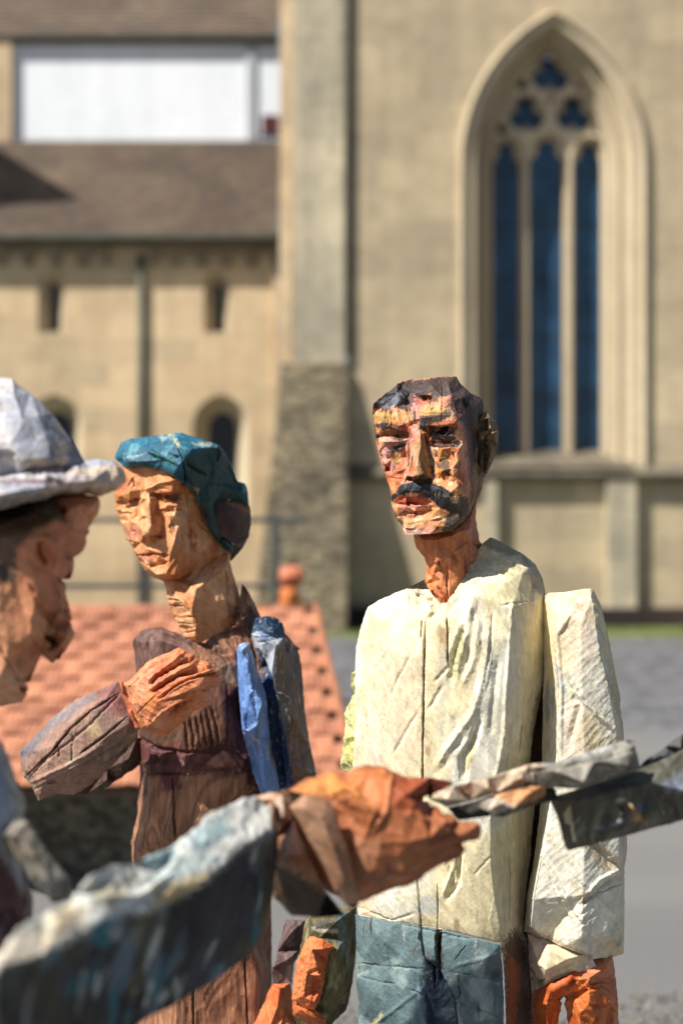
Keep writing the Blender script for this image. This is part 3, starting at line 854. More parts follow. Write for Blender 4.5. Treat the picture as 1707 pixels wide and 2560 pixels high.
inn = [(430, 255, -10), (520, 292, -10), (640, 312, -6), (780, 300, -4), (880, 300, -6), (1000, 330, -8), (700, 220, -22), (520, 230, -24), (860, 210, -24),
       (450, 330, 8), (400, 300, 2), (470, 390, 2), (240, 430, -6), (300, 390, 0), (350, 440, 2), (480, 440, 6), (560, 390, 4), (640, 345, -10), (600, 350, -8), (700, 400, 2), (790, 430, 6), (850, 430, 6), (840, 350, 8), (900, 360, 0), (930, 480, 0), (640, 440, 4),
       (300, 500, 8), (380, 520, 8), (230, 560, 2), (320, 590, 14), (440, 575, 14), (520, 545, 10), (260, 628, 2), (400, 618, 10), (500, 600, 8),
       (620, 520, 14), (700, 505, 18), (800, 485, 18), (900, 485, 14), (930, 540, 10), (680, 588, 12), (780, 585, 15), (900, 572, 12),
       (270, 665, -10), (380, 650, -14), (480, 670, -12), (270, 730, 2), (380, 726, 6), (450, 722, 2), (300, 768, -4), (390, 782, -8), (460, 760, -8), (330, 810, 4), (430, 795, 2), (440, 870, -14), (480, 850, -16), (350, 890, -2), (410, 900, -10),
       (240, 900, 2), (300, 930, 4), (315, 975, -8), (400, 960, 6), (440, 1020, 4), (350, 1040, 2), (360, 1150, 4),
       (690, 640, -14), (800, 632, -16), (920, 605, -8), (720, 668, -4), (830, 670, 3), (910, 672, 0), (720, 742, -12), (820, 748, -12), (900, 742, -9), (985, 748, 2), (740, 792, 0), (800, 790, 5), (890, 775, 8), (945, 800, 8), (840, 880, -8), (770, 910, 0), (940, 905, 4), (730, 950, -4), (900, 960, 2),
       (800, 990, 6), (760, 1060, 0), (850, 1010, -2), (900, 1030, 4), (960, 1100, 0), (860, 1080, 0), (1000, 900, 0), (1020, 1100, 0), (990, 620, 0), (1000, 480, 0),
       (540, 555, 6), (600, 590, 8), (640, 620, -4), (560, 700, 20), (608, 660, 22), (612, 760, 28), (590, 860, 36), (570, 980, 46), (602, 1025, 48), (545, 1042, 38), (640, 1005, 32), (692, 1050, 14), (510, 700, -4), (520, 850, 4), (500, 960, 6), (482, 1030, 12), (515, 1062, 6), (600, 1072, 6), (690, 1068, 4), (668, 760, -2), (694, 850, -4), (708, 960, -2), (716, 1030, 0),
       (380, 1200, 10), (450, 1112, 16), (540, 1088, 16), (650, 1096, 20), (760, 1132, 22), (860, 1200, 20), (930, 1290, 12), (600, 1140, 24), (480, 1150, 20), (740, 1180, 24), (840, 1260, 18), (380, 1242, 8), (420, 1195, 14), (520, 1176, 16), (620, 1186, 18), (720, 1244, 14), (790, 1310, 12), (860, 1345, 6), (940, 1335, 2),
       (400, 1262, 6), (480, 1222, 8), (560, 1218, 10), (640, 1234, 8), (690, 1262, 6), (385, 1278, 0), (500, 1278, -2), (580, 1284, -2), (680, 1275, 0), (410, 1312, 10), (480, 1300, 15), (580, 1300, 15), (680, 1292, 8), (440, 1352, 8), (560, 1344, 8), (700, 1322, 2), (440, 1385, 0), (580, 1374, 0), (700, 1360, 0), (740, 1345, 10), (800, 1420, 2),
       (430, 1430, 4), (540, 1420, 6), (490, 1480, 14), (600, 1470, 14), (500, 1520, 12), (600, 1512, 12), (760, 1480, 8), (700, 1410, 10), (860, 1490, 0), (960, 1420, -2), (900, 1380, 0),
       (1050, 600, 0), (1000, 750, 2), (1070, 900, 0), (1080, 1100, 0), (1050, 1250, 0), (1040, 400, 4), (1100, 420, 2), (1120, 560, 0), (1010, 1350, 0), (980, 1200, 0)]
NR = lambda *a: a
pt = [
 # dark hair cap, side of the head
 ([(180, 385), (290, 300), (400, 200), (950, 130), (1190, 340), (1190, 560), (1100, 560), (1110, 900), (1060, 1000), (1050, 700), (980, 560), (900, 470), (860, 320), (780, 330), (700, 300), (600, 330), (520, 290), (440, 440), (330, 420), (190, 430)], DBR, 10, 22),
 ([(400, 240), (560, 260), (540, 400), (500, 470), (420, 420), (250, 440), (190, 440), (190, 380), (300, 300)], BLK, 14, 26, .8),
 ([(220, 380), (400, 290), (440, 330), (380, 420), (250, 430)], lin(150, 156, 170), 26, 30, .45),  # pale bluish sheen painted onto the black hair
 ([(540, 290), (700, 300), (800, 290), (760, 380), (640, 360), (560, 340)], BLK, 12, 24, .8),
 ([(780, 350), (880, 300), (870, 420), (840, 460), (790, 430)], PNK, 10, 16, .7),
 ([(560, 350), (700, 320), (680, 390), (560, 400)], RED, 8, 14, .5),
 ([(180, 480), (300, 450), (520, 460), (520, 560), (200, 560)], YEL, 16, 24, .7),
 ([(590, 450), (860, 430), (880, 480), (600, 520)], YEL, 12, 20, .6),
 ([(340, 420), (400, 400), (400, 500), (360, 520)], lin(226, 176, 140), 10, 14, .7),
 ([(900, 420), (990, 500), (1060, 640), (1080, 1000), (1060, 1200), (1030, 1000), (1020, 760), (960, 560), (900, 480)], lin(104, 82, 78), 12, 26, .85),
 ([(1010, 300), (1060, 330), (1050, 400), (990, 400)], BLK, 10, 14, .8),
 ([(1060, 900), (1190, 1000), (1120, 1270), (1100, 1400), (1020, 1400), (1050, 1150)], lin(112, 86, 58), 16, 30, .75),
 # brows
 ([(215, 560), (300, 560), (440, 575), (470, 600), (380, 625), (250, 610), (215, 600)], BLK, 10, 18, .85),
 ([(600, 500), (700, 480), (860, 440), (900, 480), (800, 550), (700, 580), (610, 590)], BLK, 10, 18, .9),
 ([(650, 590), (900, 530), (930, 480), (950, 560), (840, 620), (690, 620)], RED, 8, 12, .7),
 ([(440, 580), (540, 560), (530, 680), (480, 700), (440, 640)], RED, 12, 16, .65),
 ([(230, 650), (340, 680), (400, 700), (360, 720), (250, 690)], PNK, 8, 12, .8),
 ([(340, 680), (450, 660), (470, 720), (360, 720)], BLK, 8, 12, .6),
 ([(270, 730), (330, 720), (460, 725), (460, 750), (300, 760)], lin(150, 128, 104), 6, 10, .8),
 ([(270, 790), (470, 750), (440, 820), (290, 820)], BLU, 8, 14, .8),
 ([(235, 800), (260, 780), (280, 880), (260, 900)], BLK, 6, 10, .7),
 ([(340, 830), (450, 820), (430, 900), (360, 920)], YEL, 10, 14, .8),
 ([(430, 860), (490, 810), (500, 900), (430, 950)], RED, 10, 14, .65),
 ([(280, 930), (340, 920), (340, 1000), (290, 990)], RED, 8, 12, .6),
 ([(270, 700), (520, 740), (520, 1050), (350, 1080), (290, 960)], PNK, 30, 26, .12),
 ([(680, 620), (900, 590), (930, 700), (860, 740), (700, 700)], BLK, 10, 18, .8),
 ([(700, 655), (900, 660), (890, 690), (710, 690)], BLU, 8, 14, .8),
 ([(700, 720), (960, 720), (980, 770), (800, 780), (720, 760)], lin(60, 30, 26), 8, 12, .9),
 ([(900, 740), (1000, 735), (960, 775)], lin(150, 166, 160), 5, 8, .8),
 ([(570, 700), (610, 700), (680, 900), (690, 1040), (580, 1030), (580, 860)], OLV, 14, 20, .65),
 ([(650, 620), (700, 780), (720, 1000), (690, 960), (660, 760)], BLK, 8, 14, .6),
 ([(600, 560), (660, 560), (660, 640), (600, 620)], BLU, 8, 12, .7),
 ([(740, 800), (820, 770), (840, 880), (770, 920)], YEL, 10, 14, .45),
 ([(740, 970), (810, 960), (800, 1080), (760, 1070)], lin(220, 140, 50), 8, 12, .7),
 ([(940, 560), (1000, 560), (1030, 800), (1060, 1150), (1000, 1180), (960, 800)], PNK, 20, 26, .5),
 ([(480, 1030), (700, 1050), (700, 1085), (500, 1080)], lin(90, 78, 60), 8, 12, .8),
 # moustache
 ([(350, 1260), (370, 1190), (440, 1100), (560, 1078), (700, 1082), (800, 1120), (890, 1190), (950, 1290), (940, 1350), (880, 1360), (780, 1320), (700, 1250), (620, 1196), (520, 1182), (430, 1200), (380, 1240)], BLK, 8, 14, 1.0),
 ([(450, 1120), (560, 1100), (640, 1150), (560, 1170), (450, 1160)], BLU, 18, 20, .5),
 ([(700, 1190), (800, 1180), (850, 1210), (760, 1240)], lin(150, 150, 130), 6, 14, .35),
 ([(900, 1200), (1030, 1230), (1040, 1400), (900, 1530), (790, 1540), (830, 1400), (880, 1340)], lin(58, 54, 46), 16, 30, .9),
 ([(345, 1300), (390, 1360), (440, 1480), (460, 1550), (400, 1480), (350, 1340)], BLK, 8, 14, .8),
 ([(840, 1200), (960, 1220), (960, 1300), (900, 1280)], OLV, 16, 22, .5),
 # mouth
 ([(380, 1262), (480, 1222), (560, 1215), (650, 1235), (700, 1268), (560, 1290), (400, 1282)], RED, 6, 10, .85),
 ([(400, 1290), (580, 1290), (700, 1290), (600, 1345), (440, 1355)], PNK, 8, 12, .8),
 ([(420, 1385), (600, 1370), (700, 1350), (600, 1410), (440, 1410)], RED, 10, 14, .45),
 ([(460, 1440), (640, 1430), (700, 1400), (660, 1460), (480, 1500)], OLV, 10, 18, .6),
 ([(480, 1500), (560, 1520), (640, 1490), (620, 1550), (490, 1552)], BLU, 10, 18, .7),
 ([(1080, 480), (1190, 480), (1190, 1050), (1120, 1040)], lin(96, 86, 62), 14, 20, .7),
]
stk = [([(300, 440), (310, 590)], 14, -7), ([(345, 450), (350, 590)], 10, -5), ([(410, 440), (440, 580)], 14, -6), ([(470, 400), (520, 560)], 12, 5), ([(370, 420), (380, 530)], 10, 5),
       ([(620, 340), (700, 330)], 26, -12), ([(430, 300), (480, 370)], 30, 8), ([(850, 440), (800, 470), (620, 480)], 12, -4),
       ([(680, 612), (800, 632), (930, 590)], 26, -10), ([(260, 655), (400, 645), (500, 660)], 22, -8), ([(700, 760), (840, 764), (960, 745)], 14, -7), ([(290, 775), (390, 785), (470, 752)], 14, -7),
       ([(400, 1282), (500, 1276), (590, 1288), (700, 1275)], 12, -7), ([(430, 1372), (580, 1362), (720, 1338)], 12, -4), ([(480, 1056), (600, 1082), (700, 1070)], 16, -7),
       ([(830, 1000), (880, 1040), (920, 1090)], 16, -5), ([(740, 810), (760, 900)], 12, -5), ([(945, 800), (940, 900)], 10, 4), ([(780, 960), (810, 1060)], 14, 5), ([(690, 980), (730, 1040)], 12, -4),
       ([(340, 1050), (450, 1060)], 12, -3), ([(400, 1000), (470, 960)], 12, 3), ([(320, 980), (300, 940)], 18, -8), ([(700, 1420), (800, 1400)], 14, 3), ([(480, 1460), (640, 1440)], 12, -3), ([(470, 1500), (560, 1490)], 12, 3),
       ([(600, 1130), (560, 1160)], 12, -3), ([(740, 1160), (720, 1210)], 10, -3), ([(800, 1170), (800, 1250)], 12, -4), ([(690, 1130), (660, 1190)], 9, -3), ([(500, 1110), (490, 1160)], 9, -3), ([(1000, 350), (1030, 420)], 26, -7)]
head = relief('head', D1, TH, outl, inn, 120, W1, man, base=ORG, B=Bh, L=2.1, Lback=9, smooth=1,
       layers=[(TAN, (30, 30, 20), .60, .2, 1), (ORG2, (40, 40, 25), .62, .2, 2), (PNK, (26, 26, 26), .64, .15, 3), (lin(90, 66, 44), (50, 50, 22), .64, .08, 4), (lin(60, 52, 44), (110, 110, 40), .68, .06, 5), (lin(226, 186, 150), (80, 80, 50), .72, .06, 6)],
       paint=pt, strokes=stk, cracks=[([(792, 150), (794, 300), (790, 560)], 4.5, 14), ([(648, 540), (650, 700)], 3, 6), ([(950, 820), (955, 1000), (940, 1150)], 2.5, 5), ([(756, 1160), (760, 1320)], 2.5, 5), ([(290, 440), (292, 580)], 3, 6)],
       chisel=[((16, 16, 26), 15, 1.8), ((7, 7, 11), -20, 1.0)], edge=.45, backcol=DBR)
relief('ear', D1, TH, [(1112, 500, 25), (1170, 470, 20), (1190, 440, 22), (1235, 500, 25), (1282, 560, 30), (1306, 650, 34), (1298, 780, 34), (1270, 860, 32), (1238, 935, 30), (1192, 1025, 25), (1165, 995, 15), (1110, 1060, 20), (1090, 900, 10), (1100, 700, 8), (1105, 560, 12)],
       [(1150, 520, 0), (1140, 700, -6), (1140, 900, -2), (1195, 560, 16), (1185, 740, 22), (1180, 900, 18), (1235, 600, 2), (1262, 680, 4), (1245, 800, 6), (1215, 900, 8), (1200, 980, 12), (1225, 700, 16), (1215, 520, 8)], 20, W1, man,
       base=lin(112, 98, 66), layers=[(lin(60, 54, 42), (50, 50, 30), .55, .2, 1), (lin(150, 110, 74), (40, 40, 30), .62, .2, 2)], paint=[([(1220, 560), (1300, 620), (1280, 840), (1200, 1000), (1230, 760)], lin(150, 112, 74), 12, 20, .7)],
       strokes=[([(1195, 480), (1190, 700), (1180, 960)], 16, -7), ([(1290, 620), (1220, 680), (1200, 760)], 12, 4)], chisel=[((8, 8, 14), 10, 1.2)], L=1.8, Lback=6)
relief('neck', D1, TH, [(530, 1480, 30), (548, 1590, 20), (570, 1680, 18), (640, 1760, 10), (660, 1840, 10), (650, 2000, 8), (655, 2100, 0), (668, 2210, -14), (760, 2230, -30), (880, 2200, -34), (930, 2080, -20), (1010, 1960, -5), (1110, 1790, 20), (1180, 1660, 60), (1130, 1600, 50), (1104, 1400, 50), (1112, 1240, 60), (900, 1300, 60), (800, 1440, 50)],
       [(620, 1600, -5), (760, 1600, -22), (900, 1560, -22), (1050, 1500, 0), (1060, 1380, 20), (660, 1720, -8), (760, 1780, -34), (840, 1850, -26), (960, 1750, -15), (1060, 1650, 10), (720, 1900, -26), (700, 2050, -26), (790, 1960, -34), (860, 2060, -38), (930, 1960, -20), (1040, 1800, 5), (790, 2120, -36)], 90, W1, man,
       base=lin(212, 130, 80), layers=[(lin(204, 140, 98), (24, 24, 14), .55, .2, 1), (lin(150, 76, 44), (50, 50, 14), .66, .12, 2), (lin(196, 118, 76), (30, 30, 30), .62, .15, 3)],
       paint=[([(990, 1480), (1100, 1440), (1120, 1560), (1050, 1640)], PNK, 14, 20, .5), ([(1090, 1640), (1190, 1640), (1150, 1720)], BLK, 8, 14, .8), ([(600, 2080), (680, 2080), (650, 2200)], TAN, 8, 12, .6)],
       strokes=[([(760, 1780), (770, 1850)], 30, 7), ([(670, 1880), (700, 2000), (720, 2100)], 16, -8), ([(850, 1800), (850, 2000), (850, 2200)], 14, -6), ([(760, 2020), (820, 2100), (860, 2200)], 14, -7), ([(700, 1760), (740, 1800)], 14, -5), ([(900, 1700), (1050, 1600)], 16, -4), ([(940, 2060), (1090, 1780)], 10, -6)],
       cracks=[([(780, 1860), (770, 1780)], 3, 6), ([(1100, 1700), (1080, 1800)], 5, 8)], chisel=[((14, 14, 24), 25, 1.8), ((6, 6, 12), 0, .8)], L=2.0)

TS = (840, 1400, 2.0276)
SH = lin(232, 218, 178); SHY = lin(208, 198, 156); SHP = lin(214, 190, 170); SHG = lin(168, 176, 160); SHB = lin(176, 186, 190)
sh_layers = [(SHY, (7, 7, 4), .54, .2, 1), (SHP, (6, 6, 3.5), .60, .14, 2), (SHB, (16, 16, 6), .72, .06, 3), (lin(186, 160, 120), (40, 40, 16), .72, .08, 4), (lin(226, 222, 204), (9, 9, 5), .58, .15, 5)]
tor = [(450, 95, 20), (350, 145, 15), (210, 205, 20), (160, 235, 25), (125, 330, 30), (97, 450, 30), (98, 600, 28), (98, 800, 28), (82, 1030, 28), (90, 1400, 30), (100, 1760, 30), (108, 1800, 20), (330, 1838, -45), (560, 1878, -75), (700, 1915, -80), (832, 1940, -75), (850, 2100, -50), (860, 2420, -45), (1000, 2420, 10), (975, 2160, 20), (965, 1920, 30),
       (945, 1885, 30), (962, 1700, 40), (985, 1500, 40), (1010, 1240, 40), (985, 1020, 40), (1005, 850, 40), (1040, 680, 42), (1055, 600, 42), (1063, 400, 42), (1066, 180, 40), (1048, 90, 40), (1010, 20, 40), (950, -30, 50), (870, -80, 50), (780, -118, 45), (740, -85, 40), (700, -25, 30), (650, 80, 0), (600, 165, -35), (555, 215, -60), (500, 190, -55), (470, 150, -20)]
tin = [(300, 240, -20), (460, 250, -58), (560, 280, -72), (640, 180, -42), (700, 180, -66), (720, 90, -20), (790, 0, 5), (780, 200, -66), (850, 120, -42), (950, 60, -10), (880, 10, 0), (1030, 200, 10),
       (400, 500, -72), (430, 800, -80), (430, 1300, -80), (420, 1700, -74), (640, 420, -84), (600, 1000, -90), (600, 1400, -90), (600, 1700, -86), (760, 700, -97), (720, 400, -92), (700, 1500, -94)]
trid = [[(200, 290, -8), (190, 420, -10), (178, 800, -12), (175, 1200, -14), (180, 1600, -12), (190, 1770, -10)],
        [(330, 330, -50), (300, 480, -58), (292, 800, -60), (292, 1250, -60), (300, 1700, -52)],
        [(920, 150, -34), (900, 250, -66), (880, 400, -92), (864, 650, -93), (850, 900, -92), (805, 1150, -90), (784, 1330, -90), (782, 1500, -90), (800, 1700, -88), (832, 1850, -82)],
        [(985, 280, -18), (975, 500, -24), (958, 700, -26), (932, 1000, -28), (905, 1250, -28), (900, 1500, -28), (902, 1750, -28), (912, 1950, -20), (925, 2350, -15)]]
relief('shirt', D1, TS, tor, tin, 150, W3, man, ridges=trid, base=SH, layers=sh_layers, L=2.9, Lback=22, smooth=3,
       strokes=[([(690, 190), (650, 400), (600, 600)], 36, 7.2), ([(655, 330), (600, 480), (583, 620)], 26, -10.8), ([(720, 300), (700, 500), (640, 640)], 26, 4.3), ([(725, 790), (700, 920), (645, 1000), (650, 1110)], 30, -10.1), ([(705, 880), (660, 960)], 16, -5.8), ([(770, 330), (760, 560), (690, 780), (560, 960), (510, 1050)], 30, 5.0), ([(795, 260), (785, 420), (745, 640)], 12, -3.6),
                ([(690, 260), (700, 310)], 14, -5.0), ([(660, 360), (640, 500)], 16, 3.6), ([(590, 780), (640, 900), (600, 960)], 26, -4.3), ([(540, 640), (470, 760)], 16, -2.9), ([(500, 620), (590, 520)], 14, -2.9), ([(560, 1500), (600, 1620), (560, 1730)], 22, -5.8), ([(632, 1480), (620, 1640), (580, 1700)], 16, -6.5), ([(620, 1320), (600, 1540), (540, 1700)], 16, 3.6),
                ([(120, 500), (200, 1000), (190, 1500)], 50, 2.9), ([(290, 420), (200, 560)], 12, -2.2), ([(380, 480), (260, 700)], 12, -2.2), ([(420, 760), (280, 1000)], 14, -2.2), ([(900, 460), (920, 560), (880, 700)], 24, -3.6), ([(1000, 100), (980, 300), (990, 500)], 16, -4.3), ([(900, 200), (880, 300)], 12, 2.9), ([(760, 118), (840, 135)], 8, -3.6), ([(840, 230), (980, 205)], 8, -2.9),
                ([(880, 380), (862, 640), (848, 900), (800, 1150), (780, 1330)], 14, 3.6), ([(820, 500), (780, 900)], 24, -3.6), ([(460, 170), (500, 260), (470, 300)], 18, -5.8), ([(520, 170), (540, 250)], 14, -4.3), ([(410, 150), (420, 230)], 12, -5.0), ([(380, 170), (370, 230)], 10, -3.6), ([(700, -20), (620, 120), (560, 200)], 14, 3.6), ([(900, 60), (780, 40), (690, 140)], 14, -2.2),
                ([(330, 1500), (300, 1700)], 30, 2.2), ([(790, 1500), (700, 1600)], 10, -1.4), ([(110, 1760), (280, 1830), (400, 1790)], 10, -2.2)],
       cracks=[([(452, 300), (446, 420), (444, 600), (440, 800), (437, 1110), (410, 1640), (430, 1850), (440, 2000)], 5.0, 26), ([(560, 285), (563, 400), (566, 540)], 4, 16), ([(512, 1640), (515, 1760), (512, 1900)], 2.5, 8), ([(880, 1500), (878, 1850)], 2.5, 8), ([(432, 300), (428, 400)], 4, 10)],
       paint=[([(330, 130), (450, 120), (440, 230), (370, 250)], lin(150, 148, 140), 14, 22, .5), ([(930, -40), (1060, 40), (1075, 200), (1010, 160), (960, 60)], lin(132, 126, 122), 14, 22, .7), ([(740, -90), (790, -120), (960, -30), (880, -20), (770, -60)], lin(124, 108, 92), 12, 18, .7), ([(640, 100), (720, -10), (830, 10), (760, 80), (690, 150)], SHG, 30, 24, .7),
              ([(640, 330), (600, 430), (575, 620), (600, 600), (660, 440)], lin(184, 178, 134), 8, 12, .8), ([(660, 1000), (700, 900), (725, 800), (700, 980), (655, 1110)], lin(206, 192, 134), 8, 12, .8), ([(520, 480), (600, 400), (560, 800), (500, 1000)], SHB, 24, 26, .25), ([(230, 420), (440, 400), (430, 1000), (300, 1100), (200, 800)], SHP, 60, 40, .5),
              ([(550, 1740), (600, 1500), (640, 1480), (600, 1700)], SHY, 10, 12, .7), ([(440, 1700), (520, 1720), (510, 1800), (400, 1790)], SHB, 14, 16, .6), ([(100, 1800), (850, 1930), (850, 1900), (500, 1830), (250, 1800), (100, 1760)], lin(186, 170, 140), 12, 24, .5),
              ([(835, 1960), (850, 2420), (1010, 2420), (980, 2000), (945, 1890), (900, 1860)], lin(66, 46, 38), 34, 40, .95), ([(870, 2000), (930, 2060), (900, 2420), (870, 2420)], lin(170, 88, 40), 14, 30, .6), ([(800, 1000), (980, 1000), (960, 1850), (840, 1850), (790, 1400)], lin(176, 166, 124), 30, 20, .45), ([(990, 900), (1010, 700), (1055, 640), (1030, 900)], lin(120, 84, 60), 14, 20, .6)],
       chisel=[((34, 34, 110), 12, 1.6), ((7, 7, 60), 36, .9)], edge=.25)
relief('shirt_back', D1 + .10, TS, [(960, 500, 0), (1060, 500, 0), (1090, 1000, 0), (1060, 1500, 0), (1000, 1880, 0), (1010, 2420, 0), (900, 2420, 0), (880, 1900, 0), (900, 1000, 0)], [(980, 1000, -12), (960, 1500, -12), (950, 2000, -12)], 40, W2, man, base=lin(92, 62, 46), layers=[(lin(60, 44, 36), (16, 16, 6), .5, .2, 1), (lin(150, 130, 90), (20, 20, 5), .64, .1, 2)], chisel=[((14, 14, 60), 5, 2.0)], L=4, Lback=30)
# teeth of the broken sleeve edge on the left of the shirt
relief('sleeve', D1 + .07, TS, [(82, 573, 0), (72, 600, 0), (74, 640, 0), (90, 680, 0), (62, 730, 0), (38, 782, 0), (46, 822, 0), (38, 900, 0), (30, 960, 0), (24, 1030, 0), (20, 1062, 0), (60, 1080, 0), (90, 1500, 0), (200, 1500, 0), (200, 600, 0), (110, 560, 0)],
       [(110, 700, -30), (110, 900, -30), (110, 1030, -30), (60, 800, -12), (58, 900, -18), (50, 1000, -12), (100, 1300, -20)], 50, W3, man, base=lin(196, 194, 140), layers=sh_layers[:2], chisel=[((10, 10, 16), 20, 3.0), ((5, 5, 9), 0, 1.4)], L=2.3,
       paint=[([(50, 880), (110, 880), (100, 1030), (40, 1020)], lin(196, 196, 120), 10, 14, .8)])
# his left arm, a block of its own beside the body
arm = relief('sleeve', D1 - .005, TS, [(1040, 190, 40), (1074, 166, 20), (1180, 156, 0), (1285, 143, 0), (1302, 150, 10), (1345, 232, 25), (1380, 400, 35), (1412, 560, 40), (1440, 700, 42), (1460, 900, 45), (1468, 1200, 45), (1475, 1450, 45), (1462, 1600, 42), (1462, 1750, 42), (1456, 1998, 40), (1412, 2012, 25), (1280, 2026, -30), (1240, 2000, -35), (1140, 1962, -30), (1060, 1920, -10), (948, 1885, 20), (962, 1740, 25), (985, 1600, 25), (1015, 1400, 25), (1032, 1240, 25), (1040, 1000, 30), (1046, 700, 32), (1050, 500, 35)],
       [(1100, 260, -12), (1200, 225, -34), (1085, 700, -8), (1085, 1000, -8), (1430, 1100, -20)],
       120, W3, man, base=SH, layers=sh_layers, L=2.9, Lback=20, smooth=2,
       ridges=[[(1180, 280, -46), (1118, 385, -42), (1138, 650, -52), (1138, 1000, -54), (1078, 1300, -50), (1040, 1500, -50), (1000, 1720, -50), (985, 1860, -40)],
               [(1292, 185, -30), (1332, 450, -52), (1376, 620, -52), (1425, 900, -46), (1434, 1300, -42), (1434, 1600, -40), (1432, 1900, -26)],
               [(1240, 320, -52), (1240, 500, -60), (1255, 900, -66), (1260, 1300, -66), (1250, 1700, -66), (1240, 1910, -60)]],
       strokes=[([(1180, 280), (1115, 380), (1140, 640), (1134, 1000)], 16, 5), ([(1130, 520), (1250, 720), (1400, 860)], 14, 5), ([(1190, 700), (1240, 720), (1180, 940)], 26, -5), ([(1350, 450), (1400, 620), (1440, 800)], 20, -7), ([(1300, 200), (1350, 460)], 10, 5), ([(1450, 1600), (1380, 1640), (1240, 1750)], 16, -10), ([(1450, 1560), (1330, 1620), (1260, 1700)], 12, 4), ([(1040, 1500), (1160, 1700), (1300, 1900)], 16, 4), ([(1180, 1560), (1440, 1840)], 14, 3), ([(1300, 1430), (1390, 1530), (1460, 1560)], 30, -9), ([(1080, 1600), (1120, 1700), (1200, 1860)], 10, -3), ([(1200, 1880), (1440, 1700)], 10, -2), ([(1220, 1820), (1440, 1620)], 10, -2), ([(1230, 1950), (1440, 1860)], 12, -3)],
       cracks=[([(1240, 1760), (1340, 1690), (1450, 1640)], 4, 9)],
       paint=[([(1070, 170), (1300, 150), (1330, 500), (1200, 600), (1110, 380)], SHP, 50, 30, .5), ([(1150, 700), (1260, 720), (1280, 1000), (1140, 1000)], SHP, 40, 30, .5), ([(1260, 1450), (1360, 1430), (1440, 1580), (1330, 1560)], lin(178, 150, 100), 20, 40, .6), ([(1060, 1380), (1120, 1380), (1100, 1450)], lin(178, 150, 100), 14, 26, .5), ([(1180, 1620), (1290, 1720), (1240, 1760)], lin(186, 160, 110), 14, 26, .5), ([(960, 1850), (1300, 2010), (1300, 2040), (960, 1900)], lin(120, 84, 60), 8, 14, .5), ([(1330, 480), (1460, 700), (1450, 900)], lin(190, 172, 140), 20, 24, .5)],
       chisel=[((40, 40, 110), -20, 1.3), ((7, 7, 60), -50, .9)], edge=.3)
relief('cuff', D1 - .01, TS, [(968, 1890, 20), (1060, 1920, 0), (1140, 1950, -10), (1260, 2000, -15), (1300, 2020, -15), (1330, 2080, -10), (1240, 2090, -20), (1150, 2110, -15), (1050, 2160, 0), (988, 2200, 10), (976, 2050, 20)],
       [(1080, 1980, -38), (1180, 2020, -46), (1060, 2080, -38), (1020, 2040, -25)], 80, W3, man, base=SH, layers=sh_layers[:3], chisel=[((14, 14, 30), 50, 2.0)], strokes=[([(1010, 2150), (1120, 2090), (1200, 2050)], 12, -7)], L=2.4)
relief('hand', D1 + .005, TS, [(1160, 2060, 10), (1240, 2020, 0), (1400, 2000, 10), (1412, 2060, 25), (1420, 2150, 28), (1432, 2300, 28), (1440, 2480, 30), (1420, 2620, 30), (1330, 2640, 0), (1230, 2640, 0), (1190, 2500, -5), (1170, 2340, -5), (1163, 2270, -5), (1148, 2225, -5), (1136, 2270, -5), (1120, 2400, -5), (1060, 2440, 0), (985, 2420, 15), (982, 2300, 20), (990, 2190, 20), (1050, 2150, 0)],
       [(1090, 2180, -40), (1180, 2130, -46), (1280, 2120, -55), (1370, 2060, -30), (1390, 2250, -30), (1280, 2250, -60), (1230, 2300, -52), (1060, 2250, -40), (1070, 2360, -38), (1250, 2450, -50), (1370, 2450, -30), (1200, 2200, -34), (1130, 2210, -30), (1020, 2240, -15)], 80, W5, man,
       base=lin(208, 112, 52), layers=[(lin(214, 140, 96), (20, 20, 20), .56, .2, 1), (lin(176, 80, 36), (30, 30, 20), .60, .15, 2)],
       paint=[([(1230, 2030), (1410, 2010), (1420, 2180), (1260, 2130)], lin(206, 132, 100), 30, 24, .6), ([(1040, 2190), (1180, 2110), (1260, 2070), (1160, 2200), (1060, 2260)], lin(190, 82, 30), 16, 20, .6)],
       strokes=[([(1060, 2190), (1180, 2130), (1240, 2070)], 26, 8), ([(1040, 2250), (1150, 2230), (1260, 2180), (1340, 2160)], 16, -8), ([(1200, 2230), (1300, 2140), (1380, 2130)], 16, -6), ([(1160, 2180), (1220, 2120)], 16, -8), ([(1330, 2300), (1280, 2500)], 14, -8), ([(1390, 2280), (1370, 2500)], 14, -7)],
       cracks=[([(1200, 2200), (1330, 2140), (1400, 2200)], 2.5, 5)], chisel=[((14, 14, 30), 50, 2.2), ((7, 7, 14), 30, 1.0)], L=2.3, Lback=16)
TR = lin(104, 126, 128); TRD = lin(26, 38, 54)
